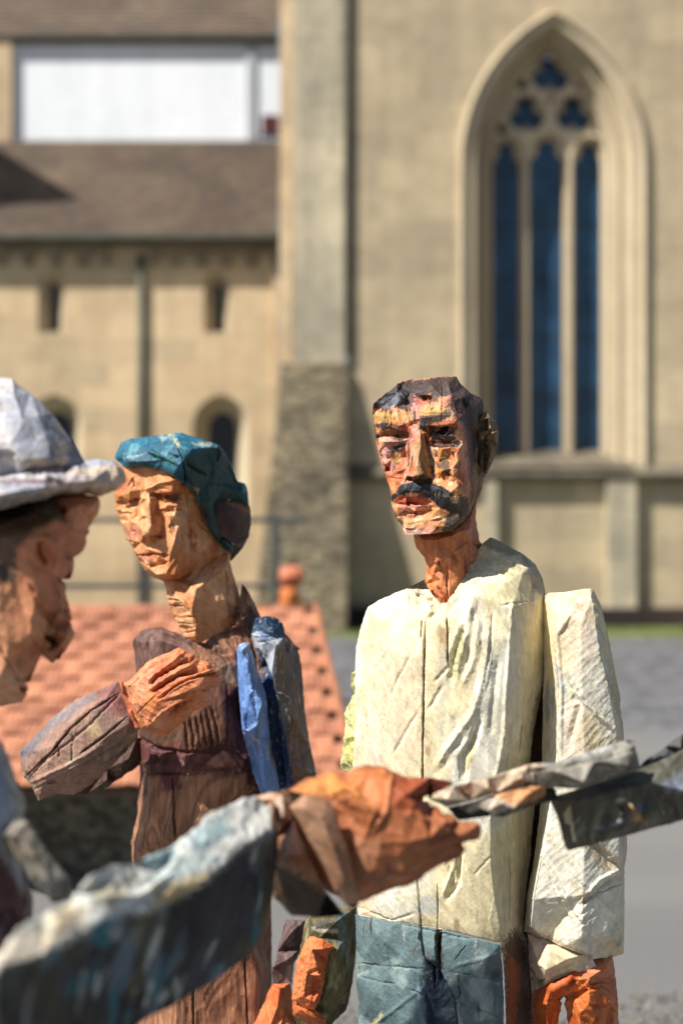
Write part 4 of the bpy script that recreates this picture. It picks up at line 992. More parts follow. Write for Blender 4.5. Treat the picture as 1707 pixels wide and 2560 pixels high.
leg = relief('trousers', D1 - .004, TS, [(96, 1795, 25), (160, 1806, -5), (330, 1838, -45), (560, 1880, -80), (700, 1918, -90), (832, 1948, -85), (846, 2100, -70), (852, 2350, -70), (855, 2700, -70), (850, 3300, -70), (840, 5200, -60), (520, 5200, -60), (500, 3400, -60), (470, 3400, -60), (440, 5200, -60), (110, 5200, 0), (112, 3300, 10), (115, 2600, 22), (112, 2352, 24), (104, 2100, 25)],
       [(200, 1900, -25), (200, 2200, -28), (200, 2700, -25), (330, 2000, -52), (330, 2350, -55), (420, 2100, -72), (440, 2020, -74), (430, 2300, -74), (520, 2100, -86), (600, 2250, -88), (620, 2400, -88), (700, 2100, -92), (780, 2300, -90), (780, 2000, -92), (500, 2300, -60), (530, 2500, -60), (300, 3300, -40), (700, 3300, -80), (300, 4500, -40), (680, 4500, -80)],
       170, W3, man, base=TR, layers=[(lin(84, 104, 108), (8, 8, 8), .52, .2, 1), (lin(132, 150, 150), (30, 30, 20), .62, .12, 2), (lin(70, 70, 66), (60, 60, 30), .72, .08, 3)], L=3.0, Lback=30, smooth=1,
       strokes=[([(455, 2020), (520, 2140), (560, 2260), (590, 2420), (600, 2600)], 62, -18), ([(520, 1860), (515, 2060), (530, 2180)], 18, -14), ([(110, 2045), (280, 2060), (440, 2075)], 6, -4), ([(120, 2110), (200, 2135), (300, 2150)], 7, -4), ([(570, 2085), (700, 2110), (830, 2130)], 6, -3), ([(380, 2180), (440, 2205)], 7, -4), ([(610, 2240), (720, 2280), (840, 2320)], 7, -3), ([(330, 1842), (520, 1890), (700, 1922)], 7, -4), ([(200, 2350), (440, 2170)], 16, 3), ([(600, 2060), (840, 1990)], 16, 2)],
       cracks=[([(408, 1640), (428, 1850), (440, 2010), (480, 2080), (500, 2200)], 5, 20), ([(512, 1840), (516, 1960), (520, 2090)], 6, 16), ([(600, 2030), (660, 1950)], 2.5, 5), ([(620, 2150), (630, 2200), (600, 2240)], 2.5, 5)],
       paint=[([(440, 2010), (500, 2040), (560, 2140), (610, 2240), (612, 2700), (470, 2700), (455, 2300), (438, 2080)], TRD, 10, 12, .95), ([(430, 2000), (480, 2030), (450, 2040)], lin(110, 76, 52), 8, 12, .8), ([(502, 1850), (530, 1880), (545, 2080), (505, 2070)], lin(56, 50, 46), 6, 10, .9), ([(405, 2150), (440, 2130), (450, 2400), (420, 2300)], lin(110, 132, 150), 12, 12, .6), ([(610, 2260), (640, 2350), (620, 2420)], lin(150, 166, 170), 8, 12, .6), ([(835, 1940), (820, 2420), (860, 2420)], lin(60, 100, 120), 10, 14, .6), ([(170, 2360), (230, 2290), (240, 2310), (190, 2380)], lin(196, 190, 140), 5, 14, .7),
              ([(330, 1850), (350, 1850), (345, 1930)], SHB, 5, 10, .5), ([(700, 1930), (710, 1930), (705, 2000)], SHB, 4, 8, .8)],
       chisel=[((30, 30, 30), -30, 1.4), ((6, 6, 50), 60, .6)], edge=.5)
# his right forearm and hand, hanging beside the trousers
T2 = (600, 2240, 1.5077)
relief('forearm', D1 + .10, T2, [(246, 90, 10), (256, 60, 0), (440, 40, 10), (440, 200, 20), (425, 330, 20), (400, 430, 15), (350, 482, 10), (300, 560, 5), (280, 600, 0), (230, 560, 0), (200, 440, 0), (215, 250, 0)],
       [(280, 120, -40), (370, 90, -60), (300, 160, -46), (370, 200, -60), (340, 300, -50), (310, 400, -40), (390, 330, -30), (400, 150, -30)], 60, W1, man, base=lin(120, 106, 70), layers=[(lin(84, 78, 54), (40, 40, 20), .52, .2, 1), (lin(150, 144, 110), (60, 60, 30), .62, .12, 2)],
       paint=[([(250, 90), (370, 80), (370, 180), (260, 150)], lin(60, 66, 60), 10, 24, .7), ([(370, 60), (400, 60), (400, 240), (370, 220)], lin(60, 110, 124), 8, 20, .6), ([(270, 118), (370, 128), (370, 142), (280, 134)], lin(190, 186, 166), 5, 10, .9)], chisel=[((14, 14, 24), 10, 2.2), ((7, 7, 14), 0, 1.2)], L=2.4)
relief('hand', D1 + .045, T2, [(262, 148, 0), (310, 160, -10), (358, 190, -5), (340, 210, 0), (330, 250, 5), (318, 330, 5), (300, 400, 5), (280, 432, 0), (240, 420, 0), (196, 390, 0), (195, 380, 0), (212, 250, 0), (240, 180, 0)],
       [(270, 200, -30), (310, 200, -38), (300, 300, -34), (250, 300, -28), (240, 380, -20), (280, 400, -26)], 50, W5, man, base=lin(214, 128, 78), layers=[(lin(200, 100, 54), (30, 30, 14), .55, .2, 1)], strokes=[([(250, 300), (320, 270)], 14, -6), ([(240, 360), (310, 330)], 8, -4), ([(236, 240), (222, 370)], 8, -4), ([(262, 290), (250, 380)], 7, -3), ([(285, 320), (272, 410)], 7, -3)], chisel=[((9, 9, 18), -50, 1.8), ((4, 4, 9), 20, .8)], L=2.0)
relief('thumb', D1 + .06, T2, [(195, 388, 0), (240, 400, -5), (285, 425, -5), (330, 470, 0), (305, 500, 5), (250, 480, 5), (200, 450, 5)], [(230, 430, -22), (270, 455, -22)], 40, W5, man, base=lin(200, 110, 62), chisel=[((9, 9, 14), 50, 1.8)], L=2.2)

# ---- the figure with the teal cap and the brown coat
D2 = 2.8
cap_fig = empty('carved_figure', (X(560, D2), D2, 0), 'carved wooden figure in teal cap and brown coat, one hand raised to the chest', 'sculpture', 'carved wooden figures in the square')
TM = (240, 1050, 3.5636)
WD1 = lin(214, 150, 100); WD2 = lin(196, 124, 72); WD3 = lin(222, 172, 126); WD4 = lin(176, 96, 66)
def Bm(x): return (-24 - (x - 440) * .105) if x < 700 else (-51 + (x - 700) * .27)
fo_ = [(236, 400, 10), (300, 330, 10), (600, 300, -5), (800, 350, -10), (1000, 480, 40), (1200, 700, 80), (1230, 1000, 95), (1200, 1240, 90), (1010, 1400, 70), (800, 1440, 10), (606, 1436, -32), (520, 1412, -12), (440, 1342, -2), (385, 1262, 4), (330, 1150, 10), (270, 1060, 14), (212, 890, 18), (172, 780, 20), (165, 640, 20), (200, 560, 14)]
fi_ = [(300, 420, 0), (460, 420, 2), (640, 460, 4), (760, 500, 2), (300, 500, 4), (330, 560, 8), (240, 600, 6), (300, 640, 12), (180, 660, 4), (400, 520, 2), (440, 600, 10), (400, 620, 4),
       (300, 650, 12), (340, 690, -4), (240, 760, -4), (390, 680, -6), (200, 680, 8), (300, 700, 8), (260, 790, 2), (340, 760, -8), (380, 760, -8), (320, 830, 4), (240, 820, 4), (300, 900, 8), (240, 920, 2), (360, 920, 8), (380, 850, -4),
       (450, 620, 10), (560, 560, 12), (680, 545, 14), (760, 545, 10), (580, 650, 10), (680, 640, 12), (780, 640, 8), (480, 650, 8), (560, 680, -8), (680, 700, -12), (780, 690, -6), (620, 740, -2), (720, 745, 2), (800, 760, 2), (620, 780, 4), (780, 790, 6), (630, 815, -4), (780, 815, 2), (640, 850, 6), (760, 880, 8), (700, 850, 8), (640, 960, 2), (700, 1080, 6), (760, 980, 6),
       (420, 700, 16), (470, 700, 24), (410, 850, 24), (475, 860, 34), (400, 980, 34), (470, 1000, 42), (420, 1030, 34), (480, 1040, 34), (500, 1040, 18), (560, 1040, 6), (600, 980, -4), (540, 800, -4), (600, 860, -6), (380, 900, 4), (380, 1010, 8), (440, 1060, 6), (540, 1070, 6), (400, 1090, 8),
       (300, 1000, 4), (330, 1090, 6), (350, 1170, 4), (480, 1110, 4), (450, 1150, 8), (430, 1180, 14), (520, 1165, 16), (600, 1180, 8), (380, 1210, 8), (500, 1205, 2), (620, 1210, 0), (400, 1225, 8), (470, 1240, 16), (560, 1225, 14), (440, 1280, 10), (540, 1270, 4), (620, 1250, 4), (480, 1330, 14), (580, 1320, 6), (540, 1380, 14), (600, 1370, 12),
       (640, 1100, 6), (660, 1200, 8), (640, 1330, 10), (720, 1000, 6), (800, 900, 4), (860, 800, 0), (900, 1000, 0), (1000, 1150, 0), (760, 1200, 6), (900, 1250, 0), (700, 1380, 4), (1080, 1000, 0), (820, 650, 4), (900, 700, 0), (1100, 1200, 0)]
relief('head', D2, TM, fo_, fi_, 110, W5, cap_fig, base=WD1, B=Bm, L=2.4, Lback=12, smooth=1,
       layers=[(WD2, (16, 16, 10), .54, .2, 1), (WD3, (22, 22, 14), .60, .2, 2), (WD4, (30, 30, 30), .66, .12, 3)],
       paint=[([(620, 680), (760, 670), (720, 730), (660, 720)], BLK, 10, 16, .55), ([(300, 730), (380, 720), (380, 770), (300, 780)], BLK, 8, 14, .4), ([(360, 1200), (480, 1165), (620, 1185), (600, 1215), (380, 1225)], lin(160, 76, 50), 8, 12, .6), ([(260, 950), (380, 940), (380, 1060), (300, 1080)], lin(206, 128, 108), 20, 20, .6), ([(400, 660), (480, 640), (480, 1040), (400, 1020)], WD3, 14, 20, .6), ([(380, 1220), (560, 1215), (480, 1290)], lin(212, 150, 120), 8, 12, .6),
              ([(560, 640), (760, 630), (800, 660), (560, 680)], lin(150, 74, 40), 10, 14, .6), ([(640, 830), (680, 840), (700, 1040), (660, 960)], lin(160, 84, 60), 8, 14, .5), ([(260, 430), (560, 430), (560, 560), (340, 600)], WD2, 30, 20, .5)],
       strokes=[([(470, 660), (478, 850), (478, 1030)], 16, 6), ([(480, 660), (620, 690), (780, 680)], 24, -9), ([(620, 770), (700, 762), (790, 775)], 10, 5), ([(618, 806), (700, 800), (790, 795)], 12, -6), ([(180, 740), (280, 740), (390, 700)], 20, -8), ([(370, 1212), (480, 1195), (620, 1205)], 12, -7), ([(480, 1300), (560, 1280), (640, 1262)], 20, -7), ([(480, 1046), (600, 1040)], 20, -8), ([(290, 580), (330, 500)], 14, 5), ([(330, 520), (340, 600)], 10, -5), ([(440, 620), (560, 570), (680, 540), (760, 545)], 16, 6), ([(470, 600), (640, 612)], 8, -3),
                ([(720, 1400), (820, 1330), (900, 1180)], 16, -4), ([(620, 1380), (720, 1200), (760, 1000)], 14, 3), ([(1010, 1000), (900, 900)], 16, -4), ([(640, 860), (690, 1060)], 8, -4), ([(670, 860), (700, 1000)], 7, -4), ([(330, 980), (370, 1060)], 14, -5), ([(300, 1080), (380, 1110)], 12, -4), ([(400, 1260), (470, 1300)], 10, -4), ([(230, 830), (330, 830)], 12, -5), ([(210, 800), (240, 900)], 10, -4)],
       cracks=[([(790, 480), (800, 620), (830, 800), (850, 1000), (856, 1180)], 5, 14)], chisel=[((18, 18, 34), 30, 1.8), ((8, 8, 14), 10, .9)], edge=.4)
relief('neck', D2, TM, [(600, 1380, 20), (606, 1450, 10), (632, 1580, 0), (660, 1680, -4), (692, 1750, -8), (740, 1850, -20), (782, 1935, -30), (915, 1990, -50), (1160, 1900, 0), (1330, 1780, 60), (1310, 1700, 70), (1262, 1490, 70), (1205, 1290, 70), (1180, 1180, 70), (800, 1300, 40)],
       [(700, 1500, -30), (720, 1600, -44), (780, 1620, -52), (850, 1700, -60), (870, 1850, -60), (880, 1930, -58), (900, 1500, -40), (1000, 1650, -20), (1060, 1400, 0), (1080, 1800, -10), (1150, 1600, 0), (1160, 1320, 20), (1180, 1650, 15), (1240, 1650, 40), (700, 1430, -20), (760, 1800, -46)], 90, W5, cap_fig,
       base=WD1, layers=[(WD2, (12, 12, 7), .52, .2, 1), (WD3, (18, 18, 8), .62, .15, 2)], paint=[([(620, 1480), (760, 1600), (850, 1700), (900, 1930), (780, 1935), (700, 1750)], WD3, 10, 14, .6), ([(1180, 1620), (1330, 1700), (1320, 1790), (1180, 1760)], lin(120, 76, 60), 20, 22, .7), ([(630, 1640), (700, 1650), (700, 1670), (640, 1665)], lin(150, 84, 70), 6, 10, .6)],
       strokes=[([(640, 1600), (740, 1610)], 12, -6), ([(650, 1650), (780, 1660)], 12, -5), ([(690, 1755), (800, 1750), (860, 1760)], 14, -8), ([(720, 1810), (860, 1820)], 10, -4), ([(1160, 1330), (1180, 1500), (1185, 1680)], 14, -8), ([(760, 1600), (850, 1690), (880, 1800), (890, 1930)], 14, 5), ([(630, 1530), (700, 1540)], 10, -4), ([(780, 1900), (900, 1880)], 10, -4), ([(800, 1440), (1000, 1200)], 20, 4), ([(780, 1540), (960, 1300)], 18, -5), ([(960, 1500), (1060, 1300)], 18, -4)],
       chisel=[((20, 20, 40), 20, 2.0), ((8, 8, 12), 20, .9)], L=2.6)
TEA = lin(46, 116, 142); TED = lin(34, 74, 84); TEG = lin(52, 80, 76)
relief('cap', D2, TM, [(168, 340, 12), (175, 300, 10), (228, 195, 0), (290, 170, 0), (480, 142, 0), (680, 118, 5), (762, 107, 10), (900, 150, 30), (1090, 220, 60), (1170, 310, 85), (1212, 400, 100), (1270, 545, 115), (1330, 565, 118), (1356, 650, 120), (1366, 775, 120), (1230, 745, 100), (1100, 755, 60), (1090, 860, 46), (1130, 1020, 50), (1240, 1120, 72), (1230, 1170, 75), (1195, 1195, 75), (1100, 1110, 40), (1010, 990, 10), (960, 850, -5), (900, 700, -22), (880, 660, -28), (800, 575, -58), (700, 510, -66), (560, 440, -54), (420, 418, -38), (290, 430, -16), (238, 405, 0)],
       [(250, 300, -20), (300, 220, -20), (480, 240, -36), (660, 150, -24), (700, 200, -44), (460, 290, -46), (490, 280, -56), (620, 330, -66), (750, 400, -76), (740, 300, -68), (800, 320, -66), (860, 260, -50), (1000, 240, -2), (1080, 240, 20), (420, 370, -52), (560, 360, -62), (300, 370, -36), (420, 400, -40), (700, 470, -72), (820, 400, -66), (850, 520, -50), (950, 430, -20), (1090, 360, 25), (900, 580, -30), (1000, 560, 0), (1150, 480, 60), (1000, 750, -20), (1100, 620, 30), (1260, 650, 86), (1040, 880, 2), (1080, 1010, 10), (1160, 1090, 38), (1200, 1140, 50), (1310, 620, 100)], 100, W1, cap_fig,
       base=TEA, layers=[(lin(34, 92, 116), (16, 16, 20), .5, .2, 1), (lin(90, 150, 166), (40, 40, 30), .66, .1, 2)],
       paint=[([(780, 330), (1090, 220), (1290, 560), (1370, 780), (1100, 760), (1250, 1150), (1190, 1200), (1000, 1000), (900, 680), (800, 570)], lin(44, 72, 66), 20, 24, .95), ([(240, 380), (420, 370), (700, 440), (800, 480), (820, 580), (560, 440), (290, 430)], TED, 10, 16, .85), ([(480, 280), (700, 330), (740, 400), (640, 410), (500, 340)], lin(60, 110, 104), 10, 18, .6),
              ([(640, 120), (700, 125), (760, 240), (720, 230)], lin(190, 196, 176), 8, 22, .75), ([(860, 200), (1060, 200), (1000, 240), (880, 230)], lin(190, 196, 176), 10, 26, .7), ([(240, 330), (440, 300), (420, 320), (240, 360)], lin(180, 200, 190), 6, 20, .5), ([(560, 150), (680, 130), (600, 190)], lin(180, 200, 196), 8, 22, .5), ([(930, 700), (1000, 800), (1010, 960), (1180, 1130), (1160, 1170), (1000, 1000)], lin(26, 52, 44), 12, 14, .7), ([(1070, 230), (1110, 240), (1120, 330), (1080, 380)], lin(18, 30, 44), 6, 10, .9), ([(880, 600), (920, 610), (910, 670)], WD1, 5, 12, .7), ([(800, 330), (960, 460), (1000, 500), (830, 400)], lin(16, 34, 40), 6, 12, .8)],
       strokes=[([(470, 280), (600, 330), (740, 400)], 14, 5), ([(640, 290), (740, 330)], 14, -7), ([(820, 380), (900, 450), (990, 495)], 12, -8), ([(1060, 230), (1105, 280), (1080, 370)], 14, -8), ([(1000, 300), (1050, 420), (1020, 560)], 20, -5), ([(930, 680), (1000, 860), (1040, 980), (1190, 1130)], 14, 4), ([(1180, 400), (1250, 560)], 16, -5), ([(480, 290), (500, 350)], 8, -4), ([(850, 540), (900, 660)], 14, -5), ([(960, 540), (1240, 600)], 16, -3)],
       cracks=[([(680, 150), (760, 300), (790, 420), (800, 580)], 6, 16)], chisel=[((30, 30, 30), 10, 2.2), ((9, 9, 20), -40, 1.0)], L=2.5)
relief('hair', D2, TM, [(1055, 715, 30), (1230, 715, 80), (1368, 765, 122), (1386, 885, 124), (1370, 1020, 124), (1300, 1150, 120), (1200, 1262, 112), (1190, 1240, 105), (1230, 1110, 62), (1105, 1025, 30), (1060, 870, 25)],
       [(1160, 800, 34), (1290, 800, 76), (1240, 950, 60), (1330, 950, 92), (1160, 1000, 42), (1280, 1080, 84)], 30, W1, cap_fig, base=lin(98, 66, 56), layers=[(lin(74, 50, 44), (30, 30, 20), .5, .2, 1)],
       paint=[([(1130, 730), (1280, 740), (1380, 800), (1360, 830), (1200, 760)], lin(170, 112, 50), 6, 26, .6), ([(1300, 1100), (1250, 1130), (1200, 1260)], lin(150, 130, 120), 6, 10, .6)], chisel=[((10, 10, 20), 20, 1.5)], L=2.6)

TC = (0, 1500, 1.8667)
BR1 = lin(122, 84, 68); BR2 = lin(178, 130, 100); BR3 = lin(88, 64, 58); GRW = lin(124, 116, 112); MAR = lin(108, 56, 58)
# coat body
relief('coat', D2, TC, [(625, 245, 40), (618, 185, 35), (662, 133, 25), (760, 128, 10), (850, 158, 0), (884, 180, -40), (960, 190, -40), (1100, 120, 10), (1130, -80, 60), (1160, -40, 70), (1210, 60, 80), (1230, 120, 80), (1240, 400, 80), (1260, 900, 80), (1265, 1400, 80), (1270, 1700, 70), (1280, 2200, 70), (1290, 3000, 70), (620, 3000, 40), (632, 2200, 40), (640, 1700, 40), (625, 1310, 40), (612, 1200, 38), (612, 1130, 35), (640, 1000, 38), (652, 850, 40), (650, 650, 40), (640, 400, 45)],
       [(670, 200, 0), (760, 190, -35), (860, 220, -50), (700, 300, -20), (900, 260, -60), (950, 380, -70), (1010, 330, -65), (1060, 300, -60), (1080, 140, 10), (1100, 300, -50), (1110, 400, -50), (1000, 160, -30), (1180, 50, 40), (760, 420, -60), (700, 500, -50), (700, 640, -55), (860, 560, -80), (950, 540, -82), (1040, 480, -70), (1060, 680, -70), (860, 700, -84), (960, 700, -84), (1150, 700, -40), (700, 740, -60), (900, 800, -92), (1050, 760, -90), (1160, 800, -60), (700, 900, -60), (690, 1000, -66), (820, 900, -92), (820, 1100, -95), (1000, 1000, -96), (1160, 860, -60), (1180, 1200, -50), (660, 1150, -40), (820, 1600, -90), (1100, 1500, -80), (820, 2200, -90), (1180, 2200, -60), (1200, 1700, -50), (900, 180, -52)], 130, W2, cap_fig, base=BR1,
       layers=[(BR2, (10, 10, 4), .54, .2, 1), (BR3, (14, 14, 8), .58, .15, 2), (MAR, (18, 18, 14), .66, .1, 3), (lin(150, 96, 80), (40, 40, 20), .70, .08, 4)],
       paint=[([(640, 330), (900, 260), (1160, 380), (1170, 740), (1150, 800), (640, 830)], lin(84, 52, 48), 24, 26, .7), ([(620, 180), (680, 120), (880, 150), (880, 340), (700, 300), (630, 330)], lin(112, 84, 80), 20, 24, .8), ([(640, 700), (660, 660), (1060, 700), (1160, 740), (1170, 800), (700, 800)], lin(104, 56, 56), 14, 20, .75), ([(960, 770), (1030, 705), (1140, 740), (1130, 800), (980, 770)], lin(160, 112, 104), 10, 16, .7), ([(1040, 420), (1110, 400), (1160, 720), (1060, 690)], lin(96, 52, 56), 14, 20, .8), ([(640, 930), (760, 900), (1150, 810), (1220, 1300), (620, 1300)], BR2, 20, 24, .8), ([(1030, 300), (1110, 300), (1110, 400), (1040, 370)], lin(168, 140, 116), 8, 14, .9), ([(640, 1500), (1260, 1300), (1280, 2300), (640, 2300)], lin(180, 128, 96), 30, 30, .7), ([(700, 420), (860, 640), (700, 680), (650, 640)], lin(90, 66, 48), 14, 20, .6), ([(1150, 30), (1210, 60), (1200, 130), (1120, 100)], lin(88, 70, 64), 10, 14, .8)],  # maroon chest deepened for its shade, lower coat lightened as if sunlit
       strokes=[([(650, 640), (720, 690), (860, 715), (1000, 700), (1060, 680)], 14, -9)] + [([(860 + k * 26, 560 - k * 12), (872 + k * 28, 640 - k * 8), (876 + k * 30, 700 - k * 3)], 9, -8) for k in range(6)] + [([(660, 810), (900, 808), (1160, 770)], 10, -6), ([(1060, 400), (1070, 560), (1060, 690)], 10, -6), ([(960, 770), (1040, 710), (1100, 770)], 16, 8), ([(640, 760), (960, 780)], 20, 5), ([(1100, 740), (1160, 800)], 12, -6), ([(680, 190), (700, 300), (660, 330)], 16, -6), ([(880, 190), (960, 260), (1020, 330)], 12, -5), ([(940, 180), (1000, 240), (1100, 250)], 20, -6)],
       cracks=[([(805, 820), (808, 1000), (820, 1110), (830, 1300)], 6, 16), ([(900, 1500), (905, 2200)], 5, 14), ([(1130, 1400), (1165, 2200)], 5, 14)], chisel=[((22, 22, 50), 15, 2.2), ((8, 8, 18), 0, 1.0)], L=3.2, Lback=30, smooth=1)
# raised forearm with hand on the chest
relief('upper_sleeve', D2 + .02, TC, [(340, 905, 0), (500, 790, 0), (640, 640, 0), (700, 640, 20), (700, 740, 20), (640, 780, 10), (540, 850, 10), (470, 890, 10), (400, 912, 10)], [(500, 840, -20), (600, 740, -30)], 60, W2, cap_fig, base=lin(80, 60, 50), chisel=[((14, 14, 30), 45, 2.4)], L=3)
relief('sleeve', D2 - .14, TC, [(556, 372, 10), (450, 425, 14), (350, 462, 15), (290, 510, 16), (230, 560, 16), (160, 640, 16), (92, 706, 18), (98, 780, 10), (110, 832, 5), (146, 862, 0), (160, 900, 5), (182, 940, 10), (260, 905, 10), (346, 912, 20), (430, 860, 20), (500, 800, 20), (600, 700, 20), (645, 640, 15), (650, 600, 0), (620, 520, -10), (590, 450, -5)],
       [(500, 450, -25), (400, 510, -32), (300, 600, -40), (180, 700, -34), (600, 580, -36), (500, 640, -48), (400, 740, -50), (330, 800, -50), (200, 860, -34), (120, 790, -10), (330, 870, -20), (460, 790, -20), (560, 700, -20), (250, 680, -46)], 70, W1, cap_fig, base=lin(156, 122, 106),
       layers=[(lin(132, 106, 96), (14, 14, 10), .52, .2, 1), (lin(168, 148, 124), (30, 30, 20), .64, .12, 2), (lin(88, 70, 66), (30, 30, 30), .68, .1, 3)], paint=[([(92, 706), (230, 555), (450, 420), (440, 450), (250, 600), (120, 740)], lin(84, 110, 130), 14, 36, .5), ([(450, 420), (560, 372), (600, 480), (560, 560), (480, 500)], lin(136, 84, 82), 20, 26, .7), ([(410, 570), (460, 560), (470, 640), (420, 650)], lin(180, 160, 110), 14, 30, .5)],
       strokes=[([(120, 830), (250, 720), (400, 600), (560, 440)], 8, -5), ([(140, 855), (300, 780), (440, 700), (640, 600)], 12, 4), ([(150, 890), (330, 800), (460, 730), (640, 625)], 8, -5), ([(270, 660), (275, 740)], 6, -6), ([(340, 620), (335, 760)], 6, -5)],
       cracks=[([(110, 830), (250, 700), (330, 600), (420, 520), (560, 430)], 5, 12), ([(120, 850), (280, 660)], 3, 8), ([(370, 720), (480, 640), (600, 540)], 5, 10)], chisel=[((16, 16, 60), 55, 2.0), ((6, 6, 14), 50, 1.0)], L=2.7)
relief('wrist_band', D2 - .165, TC, [(552, 374, 0), (566, 372, 0), (590, 430, 0), (615, 500, 0), (650, 595, 0), (636, 606, 0), (600, 530, 0), (570, 440, 0)], [(575, 420, -8), (610, 520, -8)], 30, W5, cap_fig, base=lin(196, 110, 80), L=2.6, chisel=[((6, 6, 10), 0, 1.0)])
relief('hand', D2 - .17, TC, [(566, 392, 10), (600, 378, 8), (628, 352, 5), (655, 318, 5), (700, 282, 5), (770, 248, 8), (842, 220, 12), (872, 232, 12), (884, 246, 10), (905, 250, 8), (938, 278, 8), (972, 288, 8), (1000, 318, 8), (1004, 338, 8), (1034, 362, 12), (1022, 392, 14), (992, 412, 16), (985, 452, 18), (985, 490, 18), (950, 505, 16), (905, 520, 14), (860, 565, 10), (832, 588, 8), (782, 634, 6), (735, 632, 6), (700, 618, 6), (655, 600, 6), (632, 560, 8), (600, 480, 8)],
       [(640, 400, -18), (680, 350, -24), (650, 480, -28), (700, 440, -36), (700, 540, -34), (740, 470, -46), (690, 580, -22), (750, 320, -30), (820, 260, -28), (780, 350, -38), (880, 290, -36), (800, 400, -46), (900, 345, -44), (980, 320, -34), (840, 440, -50), (930, 400, -46), (1010, 370, -24), (800, 520, -40), (900, 470, -26), (960, 450, -20), (760, 590, -26), (850, 520, -34)], 40, W5, cap_fig, base=lin(212, 142, 104),
       layers=[(lin(206, 126, 84), (20, 20, 20), .52, .2, 1), (lin(196, 104, 70), (30, 30, 16), .64, .12, 2)], paint=[([(780, 500), (920, 440), (900, 500), (800, 560)], lin(176, 92, 50), 10, 16, .6), ([(680, 430), (760, 430), (720, 520), (680, 500)], lin(204, 130, 60), 14, 18, .5), ([(880, 250), (930, 270), (900, 290), (840, 290)], lin(150, 84, 50), 8, 12, .5)],
       strokes=[([(702, 392), (730, 355), (800, 318), (850, 290), (905, 272)], 12, -22), ([(706, 428), (760, 395), (830, 352), (900, 335), (985, 312)], 12, -22), ([(740, 462), (800, 415), (870, 375), (940, 352), (1010, 346)], 9, -15), ([(650, 350), (720, 300), (790, 268)], 9, -10), ([(780, 470), (880, 440), (990, 412)], 10, -6), ([(800, 545), (830, 500), (900, 480)], 16, -10), ([(700, 370), (760, 330), (860, 245)], 12, 6), ([(720, 405), (800, 355), (900, 300)], 12, 6), ([(760, 440), (860, 385), (980, 330)], 12, 6), ([(680, 600), (760, 520), (900, 430)], 8, 3)],
       cracks=[([(630, 540), (700, 470), (730, 440)], 2.5, 4), ([(600, 410), (650, 360)], 2.5, 5)], chisel=[((10, 10, 30), 60, 1.6), ((5, 5, 10), 60, .7)], L=2.1)
# jacket hung over the shoulder: blue panel, grey-brown sleeve, dark collar
BLP = lin(112, 150, 212); BLD = lin(34, 66, 108)
relief('jacket_collar', D2 + .01, TC, [(1190, 82, 0), (1250, 70, 0), (1275, 78, 0), (1322, 106, 10), (1332, 152, 10), (1400, 230, 20), (1300, 260, -10), (1170, 160, -10), (1180, 120, 0)], [(1240, 110, -20), (1270, 150, -34), (1330, 200, -10)], 60, W4, cap_fig, base=lin(36, 84, 112), layers=[(lin(28, 50, 80), (20, 20, 20), .5, .15, 1)], chisel=[((16, 16, 20), 0, 2.0)], L=3)
relief('jacket_sleeve', D2, TC, [(1172, 158, -10), (1200, 140, -15), (1282, 160, 0), (1332, 170, 10), (1388, 222, 30), (1408, 300, 40), (1415, 400, 42), (1422, 520, 42), (1450, 690, 42), (1476, 815, 42), (1500, 1000, 42), (1490, 1400, 42), (1300, 1400, 40), (1240, 1000, 0), (1240, 600, 0), (1200, 340, 0)],
       [(1230, 180, -60), (1285, 215, -70), (1270, 330, -72), (1280, 415, -66), (1320, 260, -50), (1350, 400, -40), (1260, 460, -40), (1300, 500, -52), (1345, 500, -50), (1330, 620, -44), (1290, 700, -20), (1350, 760, -36), (1400, 600, -20), (1420, 800, -20), (1330, 860, -20), (1380, 1100, -30)], 90, W4, cap_fig, base=lin(132, 104, 84),
       layers=[(lin(108, 100, 96), (14, 14, 6), .64, .12, 1), (lin(140, 104, 80), (24, 24, 12), .62, .12, 2)],
       paint=[([(1170, 155), (1200, 135), (1290, 160), (1320, 175), (1290, 230), (1285, 430), (1262, 400), (1200, 280)], lin(178, 186, 200), 10, 18, .85), ([(1190, 150), (1300, 160), (1240, 190)], lin(84, 120, 180), 8, 26, .6), ([(1210, 280), (1285, 420), (1340, 640), (1372, 870), (1300, 900), (1240, 600)], BLD, 10, 16, .95), ([(1290, 430), (1350, 470), (1352, 560), (1330, 640), (1300, 560)], lin(96, 104, 112), 8, 14, .8), ([(1200, 230), (1280, 430), (1262, 450), (1195, 290)], lin(22, 44, 84), 6, 12, .8), ([(1380, 230), (1410, 300), (1410, 420), (1370, 320)], lin(70, 76, 90), 10, 20, .6)],
       strokes=[([(1200, 250), (1250, 380), (1270, 460), (1290, 700), (1320, 900)], 26, -20), ([(1290, 430), (1345, 460), (1355, 540), (1335, 640)], 10, 7), ([(1345, 480), (1362, 560), (1340, 660)], 10, -8), ([(1345, 200), (1350, 240)], 12, -7), ([(1200, 200), (1300, 180)], 8, -3)],
       cracks=[([(1180, 175), (1290, 165)], 3, 6)], chisel=[((16, 16, 60), 5, 2.2), ((6, 6, 20), 0, 1.0)], L=2.8, Lback=20)
